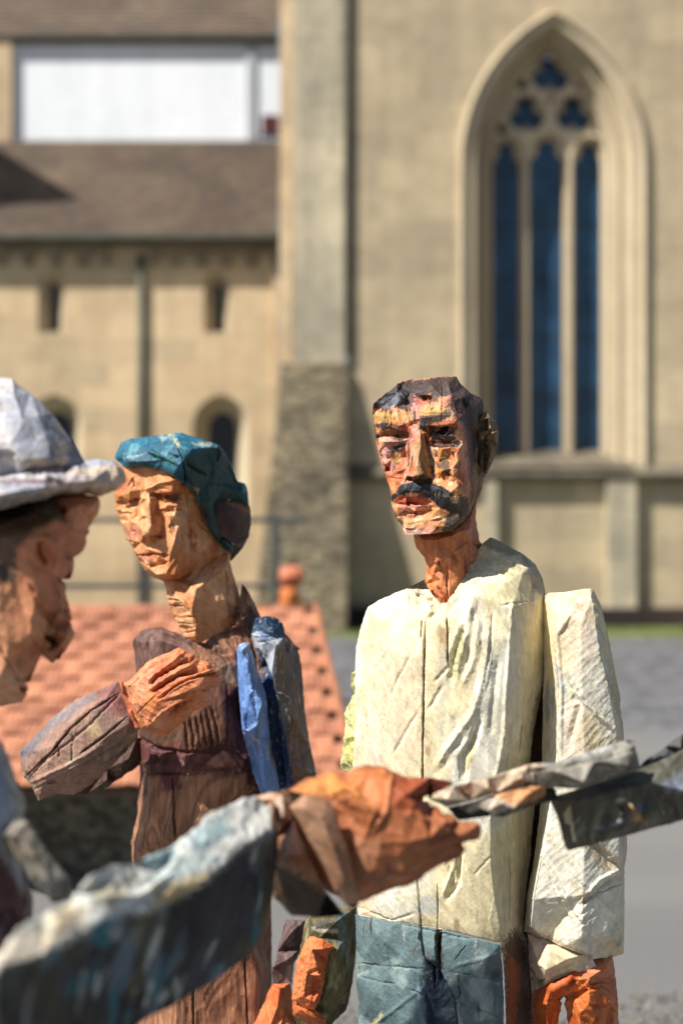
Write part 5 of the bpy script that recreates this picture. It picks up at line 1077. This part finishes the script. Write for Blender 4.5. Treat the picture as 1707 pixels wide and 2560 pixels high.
relief('jacket_panel', D2 - .07, TC, [(1106, 235, 0), (1115, 205, 0), (1140, 196, 0), (1162, 202, 0), (1180, 250, 5), (1202, 330, 8), (1226, 385, 10), (1242, 432, 12), (1252, 540, 12), (1262, 640, 12), (1270, 720, 12), (1286, 762, 12), (1306, 880, 12), (1292, 918, 10), (1222, 918, 5), (1202, 870, 5), (1182, 800, 5), (1150, 700, 5), (1132, 620, 5), (1120, 500, 5), (1110, 380, 5)],
       [(1130, 240, -20), (1150, 300, -26), (1175, 400, -30), (1150, 500, -26), (1200, 560, -32), (1180, 650, -32), (1215, 680, -28), (1230, 780, -28), (1255, 880, -20), (1225, 480, -26)], 50, W4, cap_fig, base=BLP, layers=[(lin(50, 84, 156), (14, 14, 5), .52, .15, 1), (lin(120, 146, 196), (50, 50, 14), .62, .12, 2)],
       paint=[([(1110, 200), (1170, 200), (1190, 300), (1150, 250)], lin(176, 188, 206), 8, 22, .6), ([(1140, 605), (1230, 680), (1235, 690), (1140, 615)], lin(180, 180, 170), 3, 10, .7), ([(1240, 640), (1275, 720), (1295, 800), (1270, 790), (1245, 700)], lin(126, 116, 92), 5, 12, .8)],
       strokes=[([(1140, 230), (1150, 330), (1180, 480)], 12, -6), ([(1165, 260), (1185, 420), (1200, 640)], 8, -5), ([(1135, 600), (1240, 680)], 8, 4), ([(1130, 450), (1150, 620), (1200, 860)], 8, 4), ([(1230, 500), (1240, 700), (1280, 880)], 10, 5)], chisel=[((10, 10, 50), 5, 1.6), ((4, 4, 14), 0, .8)], L=2.5)
# lower left hand in a brown cuff
relief('cuff', D2 - .1, T2, [(172, 88, 0), (246, 90, 0), (250, 130, 0), (236, 190, 5), (205, 260, 5), (195, 335, 8), (122, 332, 0), (120, 272, 0), (140, 210, 0)], [(190, 140, -30), (180, 240, -34)], 60, W2, cap_fig, base=lin(112, 92, 92), layers=[(lin(150, 140, 130), (40, 40, 12), .6, .1, 1)], chisel=[((8, 8, 18), 0, 2.0)], L=2.8)
relief('hand', D2 - .1, T2, [(118, 332, 0), (192, 328, 0), (200, 420, 5), (290, 480, 5), (300, 600, 5), (40, 600, 0), (52, 480, 0), (96, 390, 0)], [(150, 350, -34), (140, 420, -40), (110, 500, -36), (200, 500, -26), (160, 560, -30), (170, 430, -20)], 60, W5, cap_fig, base=lin(206, 118, 74), layers=[(lin(200, 96, 52), (20, 20, 20), .54, .15, 1)], strokes=[([(160, 420), (150, 520)], 10, 6), ([(170, 430), (260, 520)], 12, -6)], chisel=[((12, 12, 24), 20, 2.2)], L=2.8)

# ---- the man in the hat, close on the left, seen from the side
D3 = 1.9
hat_fig = empty('carved_figure', (X(-60, D3), D3, 0), 'carved wooden man in grey brimmed hat seen in profile, stretching one arm forward', 'sculpture', 'carved wooden figures in the square')
T3 = (0, 900, 2.6147)
SK = lin(214, 146, 106); SK2 = lin(192, 118, 84); SK3 = lin(220, 166, 128)
relief('head', D3, T3, [(-300, 880, 0), (0, 880, 0), (440, 860, 0), (640, 880, 0), (662, 905, 0), (667, 955, 0), (645, 1025, 0), (600, 1078, 5), (588, 1110, 5), (572, 1145, 5), (576, 1190, 5), (542, 1258, 5), (492, 1302, 0), (486, 1370, 5), (464, 1432, 5), (425, 1442, 5), (432, 1470, 5), (430, 1520, 5), (452, 1612, 5), (470, 1700, 5), (492, 1790, 5), (468, 1850, 5), (420, 1912, 5), (342, 1978, 5), (272, 1928, 5), (240, 2010, 10), (200, 2100, 10), (165, 2112, 10), (176, 2190, 10), (150, 2250, 10), (0, 2275, 10), (-300, 2300, 10)],
       [(520, 950, -50), (600, 960, -36), (480, 1100, -56), (540, 1150, -30), (400, 1000, -66), (440, 1300, -40), (380, 1200, -70), (300, 1100, -80), (250, 1200, -88), (340, 1400, -66), (400, 1560, -50), (430, 1650, -40), (440, 1800, -34), (400, 1650, -46), (340, 1750, -34), (330, 1850, -8), (300, 1780, -60), (390, 1890, -20), (240, 1500, -86), (180, 1300, -90), (120, 1500, -84), (200, 1800, -80), (60, 1900, -84), (100, 2100, -70), (0, 1700, -90), (0, 2100, -90), (0, 1300, -92), (-200, 1200, -90), (-200, 1900, -90), (290, 1900, -20), (80, 1150, -92)],
       140, W5, hat_fig, base=SK, layers=[(SK2, (10, 10, 8), .52, .2, 1), (SK3, (14, 14, 10), .62, .15, 2)],
       paint=[([(-300, 860), (300, 880), (420, 940), (440, 1060), (340, 1060), (120, 1220), (110, 1460), (-300, 1500)], lin(78, 66, 50), 30, 30, .9), ([(-50, 900), (240, 900), (220, 1000), (0, 1080)], lin(34, 28, 26), 24, 26, .9), ([(-40, 1300), (60, 1340), (60, 1430), (-40, 1440)], lin(34, 28, 30), 16, 20, .9), ([(280, 920), (350, 920), (350, 1000), (290, 1000)], lin(120, 120, 116), 14, 18, .7), ([(310, 1640), (400, 1620), (380, 1900), (280, 1930)], lin(140, 92, 52), 20, 20, .6), ([(200, 1100), (400, 1060), (260, 1200)], lin(190, 130, 84), 20, 24, .6), ([(420, 1250), (480, 1250), (470, 1420), (420, 1430)], lin(170, 86, 74), 14, 18, .6)],
       strokes=[([(250, 1180), (300, 1160), (340, 1200), (340, 1300), (310, 1380)], 26, 14), ([(265, 1180), (270, 1260), (310, 1340)], 22, -16), ([(400, 920), (440, 1040)], 26, -14), ([(440, 1290), (500, 1290)], 16, -10), ([(410, 1440), (440, 1440)], 14, -8), ([(310, 1800), (350, 1870), (380, 1900)], 24, -26), ([(400, 1600), (330, 1740), (290, 1900)], 12, 8), ([(0, 1880), (100, 2040), (160, 2180)], 12, -8), ([(200, 1480), (300, 1680)], 20, -8)],
       chisel=[((26, 26, 50), 20, 3.0), ((10, 10, 16), 0, 1.0)], L=4.0, Lback=25)
HG = lin(158, 162, 172)
relief('hat', D3, T3, [(-320, 800, 0), (-320, 300, 0), (-180, 150, 0), (-60, 108, 0), (0, 112, 0), (82, 118, 0), (132, 172, 0), (200, 215, 0), (272, 282, 0), (340, 350, 0), (402, 432, 0), (480, 530, 0), (560, 660, 0), (500, 760, -20), (100, 800, -60), (-100, 820, -60)],
       [(0, 220, -30), (40, 330, -40), (-60, 380, -50), (100, 240, -40), (0, 400, -60), (60, 560, -86), (150, 400, -70), (250, 360, -50), (300, 480, -66), (400, 560, -50), (150, 660, -96), (-100, 600, -90), (-100, 250, -40), (330, 640, -80), (440, 640, -46)],
       110, W1, hat_fig, base=HG, layers=[(lin(124, 128, 142), (14, 14, 40), .5, .2, 1), (lin(190, 176, 160), (20, 20, 50), .60, .15, 2)], paint=[([(-100, 100), (90, 110), (100, 200), (40, 300), (-60, 400)], lin(198, 200, 206), 20, 30, .6), ([(-100, 330), (20, 300), (40, 420), (140, 640), (-100, 700)], lin(200, 196, 196), 24, 30, .6)],
       strokes=[([(-40, 560), (60, 560)], 14, -5), ([(-40, 620), (100, 620)], 14, -5)], chisel=[((60, 60, 60), 20, 1.6), ((8, 8, 30), 60, 1.0)], L=4.0, Lback=25)
relief('hat_brim', D3, T3, [(-320, 760, 0), (-100, 745, 0), (0, 725, 0), (130, 690, 0), (300, 665, 0), (420, 654, 0), (550, 652, 0), (650, 648, 0), (745, 656, 0), (800, 690, 5), (834, 758, 5), (832, 808, 5), (790, 835, 5), (720, 866, 5), (655, 900, 5), (560, 880, -10), (440, 876, -30), (300, 905, -60), (120, 950, -90), (0, 988, -100), (-320, 1040, -110)],
       [(0, 780, -110), (150, 760, -110), (300, 740, -96), (500, 720, -70), (700, 710, -30), (760, 760, -30), (0, 880, -150), (150, 850, -150), (300, 830, -130), (450, 800, -104), (600, 790, -76), (740, 810, -30), (0, 930, -146), (200, 890, -130), (400, 850, -90), (600, 850, -50), (-200, 850, -150), (650, 860, -40)],
       160, W1, hat_fig, base=lin(196, 190, 190), layers=[(lin(160, 164, 176), (10, 10, 60), .48, .15, 1), (lin(206, 186, 166), (16, 16, 40), .60, .15, 2), (lin(130, 112, 120), (8, 8, 90), .64, .1, 3)], paint=[([(440, 860), (700, 830), (830, 810), (700, 900), (450, 890)], lin(176, 132, 84), 20, 30, .6), ([(-300, 940), (150, 890), (440, 850), (440, 890), (0, 1000), (-300, 1060)], lin(120, 122, 116), 20, 24, .7)],
       strokes=[([(0, 800), (300, 730), (560, 700)], 12, -5), ([(-100, 745), (200, 690), (560, 668)], 16, -8)], chisel=[((30, 30, 14), 80, 2.5), ((8, 8, 5), 80, 1.2)], L=4.0, Lback=25)
T4 = (0, 1500, 1.8667)
relief('jacket', D3 - .25, T4, [(-300, 500, 0), (-60, 560, 0), (0, 640, 0), (45, 725, 0), (82, 850, 0), (132, 962, 0), (108, 1040, 0), (110, 1400, 0), (-300, 1700, 0)], [(-60, 700, -60), (0, 800, -60), (60, 900, -50), (30, 1000, -60), (-100, 1000, -90), (0, 1200, -60), (-100, 1400, -80)], 140, W1, hat_fig,
       base=lin(146, 158, 174), layers=[(lin(118, 128, 150), (8, 8, 5), .5, .2, 1), (lin(170, 170, 160), (14, 14, 10), .62, .15, 2)], paint=[([(-300, 1180), (0, 1190), (200, 1500), (-300, 1700)], lin(84, 36, 48), 20, 30, .95)], chisel=[((30, 30, 60), 20, 3.0)], L=5, Lback=30)
relief('lapel', D3 - .31, T4, [(-20, 1090, 0), (90, 1015, 0), (130, 1030, 0), (230, 1180, 0), (330, 1300, 0), (340, 1400, 0), (250, 1420, 0), (140, 1300, 0), (50, 1180, 0)], [(80, 1100, -26), (160, 1200, -30), (240, 1320, -30)], 40, W2, hat_fig, base=lin(140, 138, 132), layers=[(lin(110, 110, 108), (10, 10, 10), .5, .2, 1), (lin(166, 156, 136), (20, 20, 14), .62, .15, 2)],
       paint=[([(70, 1105), (90, 1100), (98, 1122), (78, 1132)], lin(40, 38, 42), 8, 8, .9)], chisel=[((16, 16, 50), -30, 1.8)], L=4)
relief('shirt', D3 - .20, T4, [(-300, 1150, 0), (0, 1160, 0), (60, 1220, 0), (120, 1300, 0), (160, 1380, 0), (160, 1700, 0), (-300, 1900, 0)], [(-50, 1300, -60), (60, 1400, -60), (-100, 1600, -80)], 100, W1, hat_fig, base=lin(92, 34, 48), layers=[(lin(60, 24, 36), (12, 12, 12), .5, .2, 1), (lin(120, 110, 124), (20, 20, 20), .66, .1, 2)], chisel=[((20, 20, 30), 20, 2.5)], L=6)

# the outstretched arm: painted sleeve, then the hand
TA = (0, 1900, 1.7422)
def dA(u, v): return -.64 + .50 * min(1.0, max(0.0, u / 1200.0))
relief('arm', D3, TA, [(-150, 1010, 0), (-60, 880, 0), (0, 826, 0), (60, 740, 0), (130, 690, 0), (200, 650, 0), (260, 640, 0), (310, 600, 0), (342, 540, 0), (400, 492, 0), (485, 450, 0), (600, 442, 0), (690, 400, 0), (760, 368, 0), (830, 300, 0), (900, 236, 0), (980, 188, 0), (1050, 168, 0), (1110, 160, 0), (1190, 176, 0), (1215, 300, 0), (1208, 450, 0), (1196, 560, 0), (1150, 762, 0), (1092, 862, 10), (960, 950, 20), (840, 1020, 20), (720, 1092, 20), (600, 1160, 20), (560, 1500, 20), (-150, 1700, 20)],
       [(0, 900, -50), (180, 852, -60), (60, 800, -20), (200, 740, -25), (330, 660, -25), (400, 740, -62), (440, 700, -60), (520, 560, -25), (660, 655, -70), (700, 500, -30), (800, 430, -30), (900, 522, -72), (1000, 432, -70), (950, 300, -30), (1060, 378, -70), (1188, 296, -66), (1080, 250, -30), (500, 640, -50), (600, 520, -25), (760, 560, -60), (400, 560, -20), (260, 700, -35),
        (400, 900, -30), (700, 850, -34), (1000, 700, -40), (1100, 600, -44), (1120, 760, -20), (700, 1000, -10), (300, 1100, -30), (0, 1200, -30), (480, 740, -66), (560, 760, -50), (160, 1000, -40)],
       90, W1, hat_fig, base=lin(54, 58, 70), dfun=dA, L=4.5, Lback=25,
       layers=[(lin(28, 28, 34), (11, 11, 9), .48, .2, 1), (lin(92, 112, 126), (22, 22, 12), .62, .12, 2), (lin(84, 82, 52), (12, 12, 9), .58, .2, 3), (lin(176, 182, 178), (40, 40, 16), .70, .08, 4), (lin(40, 104, 118), (30, 30, 20), .70, .08, 5)],
       paint=[([(-200, 1000), (-50, 850), (60, 700), (340, 500), (600, 400), (900, 200), (1100, 130), (1250, 180), (1192, 298), (1060, 382), (1000, 434), (900, 524), (660, 658), (500, 680), (420, 700), (400, 742), (180, 854), (0, 905), (-150, 1000)], lin(222, 222, 214), 26, 44, 1.0),
              ([(600, 440), (760, 360), (780, 420), (640, 470)], lin(120, 160, 168), 20, 26, .8), ([(420, 540), (600, 500), (500, 660), (400, 640)], lin(200, 196, 170), 40, 40, .8), ([(640, 520), (780, 420), (960, 420), (860, 500), (700, 560)], lin(190, 206, 204), 24, 30, .8), ([(440, 560), (560, 580), (480, 640)], lin(180, 150, 104), 20, 40, .5), ([(660, 560), (920, 480), (880, 530), (740, 620), (660, 640)], lin(196, 168, 104), 20, 40, .8), ([(120, 740), (330, 600), (380, 660), (200, 800)], lin(196, 176, 120), 20, 60, .6), ([(800, 330), (980, 230), (1000, 320), (860, 420)], lin(150, 186, 194), 26, 40, .7), ([(-100, 860), (200, 690), (300, 620), (400, 720), (180, 850), (0, 900)], lin(186, 164, 134), 40, 60, .55), ([(140, 720), (240, 700), (200, 760)], lin(140, 168, 170), 20, 30, .6),
              ([(1120, 160), (1200, 170), (1260, 260), (1190, 290), (1180, 220)], lin(206, 150, 104), 14, 20, .9), ([(640, 940), (720, 860), (740, 940), (680, 1000)], lin(30, 90, 110), 24, 40, .6), ([(340, 950), (400, 940), (400, 990), (350, 1000)], lin(30, 110, 124), 16, 20, .7), ([(470, 730), (540, 700), (540, 780), (480, 780)], lin(150, 160, 164), 16, 20, .8), ([(560, 760), (640, 680), (600, 860)], lin(130, 124, 100), 20, 24, .6), ([(680, 690), (760, 700), (740, 780)], lin(50, 76, 40), 24, 30, .5), ([(0, 900), (160, 860), (300, 1100), (60, 1100)], lin(66, 64, 42), 40, 50, .6)],
       strokes=[([(330, 560), (420, 560), (500, 500)], 30, -8), ([(600, 450), (700, 470), (760, 400)], 24, -8), ([(440, 600), (600, 600), (740, 500)], 20, 6)], chisel=[((40, 40, 60), 30, 3.0), ((10, 10, 34), -40, 1.8)], smooth=2)
T7 = (640, 1820, 1.4696)
dH = 1.78 - D3
relief('cuff', D3 + dH, T7, [(-20, 280, 10), (0, 250, 5), (60, 232, 0), (100, 236, 0), (140, 330, 0), (200, 480, 0), (260, 600, 0), (330, 690, 5), (230, 700, 10), (130, 690, 15), (60, 620, 15), (50, 500, 10), (80, 400, 10), (40, 330, 10)], [(40, 290, -24), (100, 330, -40), (110, 450, -44), (160, 560, -20), (200, 640, 0), (100, 600, 0), (140, 510, -40)], 70, W5, hat_fig, base=lin(176, 134, 104), layers=[(lin(140, 96, 66), (12, 12, 12), .54, .2, 1), (lin(196, 178, 160), (20, 20, 20), .64, .12, 2)],
       paint=[([(40, 490), (160, 540), (250, 600), (340, 700), (60, 710)], lin(54, 42, 30), 20, 26, .95), ([(-20, 240), (70, 230), (70, 290), (0, 320)], lin(204, 168, 140), 14, 20, .8)], chisel=[((20, 20, 30), 20, 2.6)], L=4)
relief('strap', D3 + dH - .055, T7, [(82, 232, 10), (110, 222, 8), (180, 240, 5), (262, 262, 5), (290, 290, 5), (320, 380, 0), (350, 480, 0), (380, 645, 8), (362, 668, 8), (330, 655, 8), (290, 600, 2), (230, 480, 0), (170, 370, 0), (120, 290, 5)], [(180, 290, -12), (240, 330, -16), (280, 440, -18), (320, 560, -14)], 25, W5, hat_fig, base=lin(172, 136, 110), layers=[(lin(150, 112, 86), (14, 14, 14), .54, .2, 1)], chisel=[((30, 30, 50), -20, 1.4)], L=4)
relief('hand', D3 + dH, T7, [(90, 245, 10), (180, 184, 8), (268, 162, 6), (330, 166, 5), (402, 130, 5), (450, 138, 5), (500, 156, 5), (560, 178, 5), (640, 180, 5), (718, 196, 8), (722, 208, 8), (690, 226, 5), (630, 250, 0), (640, 290, 0), (700, 300, 0), (742, 338, 0), (822, 350, 5), (826, 372, 5), (820, 406, 8), (764, 422, 8), (768, 450, 8), (742, 476, 8), (700, 490, 8), (640, 532, 8), (560, 582, 8), (470, 606, 8), (380, 642, 10), (330, 655, 10), (230, 560, 10), (130, 400, 10)],
       [(200, 230, -14), (320, 215, -30), (270, 262, -24), (350, 230, -45), (400, 300, -52), (440, 305, -60), (340, 300, -30), (300, 330, -26), (400, 180, -24), (490, 200, -34), (560, 240, -44), (480, 300, -58), (600, 300, -40), (700, 340, -36), (780, 380, -20), (640, 400, -56), (720, 410, -30), (560, 420, -66), (460, 420, -60), (400, 400, -46), (350, 470, -40), (430, 520, -44), (540, 520, -46), (640, 480, -34), (380, 600, -16), (480, 560, -30), (260, 400, -20), (220, 330, -20)], 70, W5, hat_fig, base=lin(160, 96, 60),
       layers=[(lin(136, 76, 46), (10, 10, 10), .54, .2, 1), (lin(178, 118, 76), (14, 14, 14), .62, .15, 2), (lin(150, 104, 84), (16, 16, 16), .66, .1, 3)], paint=[([(120, 230), (270, 160), (340, 200), (440, 306), (340, 240), (220, 250)], lin(206, 136, 66), 14, 20, .8), ([(330, 160), (500, 150), (500, 320), (440, 310), (350, 220)], lin(204, 124, 72), 16, 20, .7), ([(500, 160), (720, 200), (640, 250), (700, 330), (500, 300)], lin(160, 76, 44), 20, 22, .7), ([(600, 180), (720, 196), (680, 226)], lin(168, 92, 90), 14, 20, .6), ([(430, 580), (520, 470), (500, 540)], lin(96, 66, 66), 12, 18, .7), ([(360, 420), (460, 400), (420, 560), (380, 560)], lin(160, 120, 94), 30, 30, .5)],
       strokes=[([(350, 225), (440, 306), (400, 400)], 12, 6), ([(500, 170), (480, 300), (420, 400)], 10, 5), ([(270, 262), (340, 235)], 20, -10), ([(560, 250), (660, 260), (720, 340)], 14, -10), ([(740, 350), (700, 400), (640, 430)], 10, -8), ([(764, 424), (680, 450), (600, 500)], 12, -9), ([(620, 330), (700, 380), (800, 390)], 12, 6)], chisel=[((30, 30, 30), 20, 3.6), ((10, 10, 14), 20, 1.0)], L=3.6, smooth=0)

# ---- the grey wooden board and its pale pegs, held out by the hand
bd = empty('carved_board', P(1400, 2000, 1.9), 'split grey wooden board with pale pegs, held by the orange-brown carved hand', 'board')
relief('board', 1.9, T7, [(1070, 255, 10), (1180, 222, 8), (1300, 182, 6), (1400, 150, 5), (1480, 118, 5), (1568, 76, 5), (1800, -20, 5), (1800, 262, 5), (1568, 340, 5), (1400, 386, 5), (1260, 424, 5), (1150, 452, 8), (1138, 448, 8), (1128, 420, 8), (1100, 320, 8)],
       [(1150, 270, -20), (1170, 420, -16), (1300, 240, -22), (1340, 370, -18), (1450, 200, -22), (1500, 320, -18), (1700, 100, -20), (1700, 260, -18)], 40, W2, bd, base=lin(112, 112, 98), layers=[(lin(94, 94, 82), (6, 6, 12), .5, .3, 1), (lin(104, 98, 70), (7, 7, 7), .6, .25, 2)],
       paint=[([(1250, 365), (1330, 335), (1360, 345), (1280, 375)], lin(130, 140, 150), 12, 20, .8), ([(1365, 275), (1400, 290), (1440, 350), (1410, 365), (1380, 320)], lin(170, 136, 96), 8, 14, .9), ([(1330, 262), (1355, 262), (1350, 285), (1330, 282)], lin(200, 206, 190), 6, 10, .9), ([(1390, 290), (1440, 265), (1460, 290), (1410, 310)], lin(86, 110, 140), 10, 16, .8), ([(1480, 210), (1568, 160), (1568, 230), (1520, 236)], lin(120, 130, 150), 14, 18, .8)],
       strokes=[([(1330, 270), (1380, 320), (1350, 340)], 20, -8), ([(1370, 275), (1425, 355)], 12, 8), ([(1260, 370), (1350, 340)], 12, 5)], chisel=[((60, 60, 20), 70, 1.0), ((14, 14, 5), 70, .6)], L=4)
relief('upper_strip', 1.87, T7, [(632, 262, 10), (628, 246, 5), (660, 228, 0), (722, 216, 0), (790, 196, 0), (852, 180, 0), (930, 156, 0), (1000, 132, 0), (1100, 124, 0), (1200, 92, 0), (1340, 48, 0), (1382, 34, 0), (1388, 60, 0), (1402, 100, 0), (1412, 150, 5), (1300, 192, 8), (1180, 226, 8), (1060, 220, 8), (980, 214, 8), (880, 240, 8), (790, 270, 8), (700, 292, 10)],
       [(700, 262, -16), (850, 218, -20), (970, 184, -20), (1100, 160, -18), (1240, 122, -18), (1370, 84, -16), (1370, 140, -20), (1200, 200, -20)], 40, W2, bd, base=lin(160, 158, 146), layers=[(lin(132, 132, 124), (10, 10, 20), .5, .2, 1), (lin(150, 146, 130), (16, 16, 24), .64, .1, 2)],
       paint=[([(620, 240), (1000, 125), (1060, 130), (980, 212), (700, 295)], lin(226, 206, 178), 14, 16, .95), ([(740, 215), (800, 195), (790, 240), (750, 240)], lin(206, 140, 100), 14, 18, .7), ([(900, 180), (1000, 140), (1000, 170), (920, 200)], lin(196, 150, 120), 16, 24, .5), ([(1000, 130), (1100, 122), (1380, 34), (1385, 48), (1200, 104), (1100, 135)], lin(176, 178, 178), 8, 14, .8)],
       strokes=[([(1000, 160), (1200, 130), (1390, 80)], 10, -4)], chisel=[((60, 60, 14), 72, .9)], L=3.6)
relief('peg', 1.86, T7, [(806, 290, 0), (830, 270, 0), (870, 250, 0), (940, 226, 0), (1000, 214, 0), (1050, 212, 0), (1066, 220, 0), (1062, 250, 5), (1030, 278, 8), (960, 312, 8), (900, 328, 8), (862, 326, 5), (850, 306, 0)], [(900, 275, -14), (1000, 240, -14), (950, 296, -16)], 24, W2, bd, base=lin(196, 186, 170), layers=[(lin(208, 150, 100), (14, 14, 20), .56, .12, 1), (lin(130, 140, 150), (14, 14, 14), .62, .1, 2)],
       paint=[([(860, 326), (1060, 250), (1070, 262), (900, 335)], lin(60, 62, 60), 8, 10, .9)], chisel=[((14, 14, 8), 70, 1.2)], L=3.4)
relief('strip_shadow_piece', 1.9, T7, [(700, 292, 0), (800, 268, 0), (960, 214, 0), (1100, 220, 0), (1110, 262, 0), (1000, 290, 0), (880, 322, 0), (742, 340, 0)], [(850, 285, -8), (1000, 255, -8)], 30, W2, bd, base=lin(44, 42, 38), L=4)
relief('end_strip', 1.93, T7, [(1400, 150, 0), (1420, 122, 0), (1445, 104, 0), (1500, 66, 0), (1568, 18, 0), (1800, -90, 0), (1800, -10, 0), (1568, 90, 5), (1460, 140, 5)], [(1460, 112, -14), (1560, 50, -14), (1560, 75, -18), (1700, -20, -14)], 30, W2, bd, base=lin(132, 134, 134), layers=[(lin(100, 104, 108), (12, 12, 16), .5, .2, 1)], paint=[([(1400, 150), (1430, 110), (1470, 118), (1430, 150)], lin(30, 44, 66), 8, 12, .9)], chisel=[((20, 20, 10), 60, 1.8)], L=4)

# ---- small orange carved figure far behind, beyond the tiled roof
D5 = 12.0
of = empty('carved_figure', (X(722, D5), D5, 0), 'small orange carved figure in the distance beyond the tiled roof', 'sculpture')
T5 = (600, 1380, 1.0)
relief('head', D5, T5, [(95, 50, 0), (102, 40, 0), (125, 34, 0), (150, 34, 0), (160, 48, 0), (162, 70, 0), (150, 88, 0), (128, 94, 0), (105, 88, 0), (93, 70, 0)], [(125, 60, -90), (110, 65, -60), (145, 62, -60)], 120, W5, of, base=lin(196, 116, 84), L=14, chisel=[((50, 50, 60), 0, 10)], paint=[([(130, 84), (165, 70), (160, 96), (135, 100)], lin(90, 50, 40), 6, 6, .8)])
relief('body', D5, T5, [(95, 86, 0), (140, 86, 0), (152, 110, 0), (150, 200, 0), (150, 660, 0), (94, 660, 0), (92, 200, 0), (90, 110, 0)], [(120, 110, -80), (120, 200, -80), (120, 500, -80)], 120, W5, of, base=lin(200, 116, 52), L=20, chisel=[((60, 60, 120), 0, 10)])
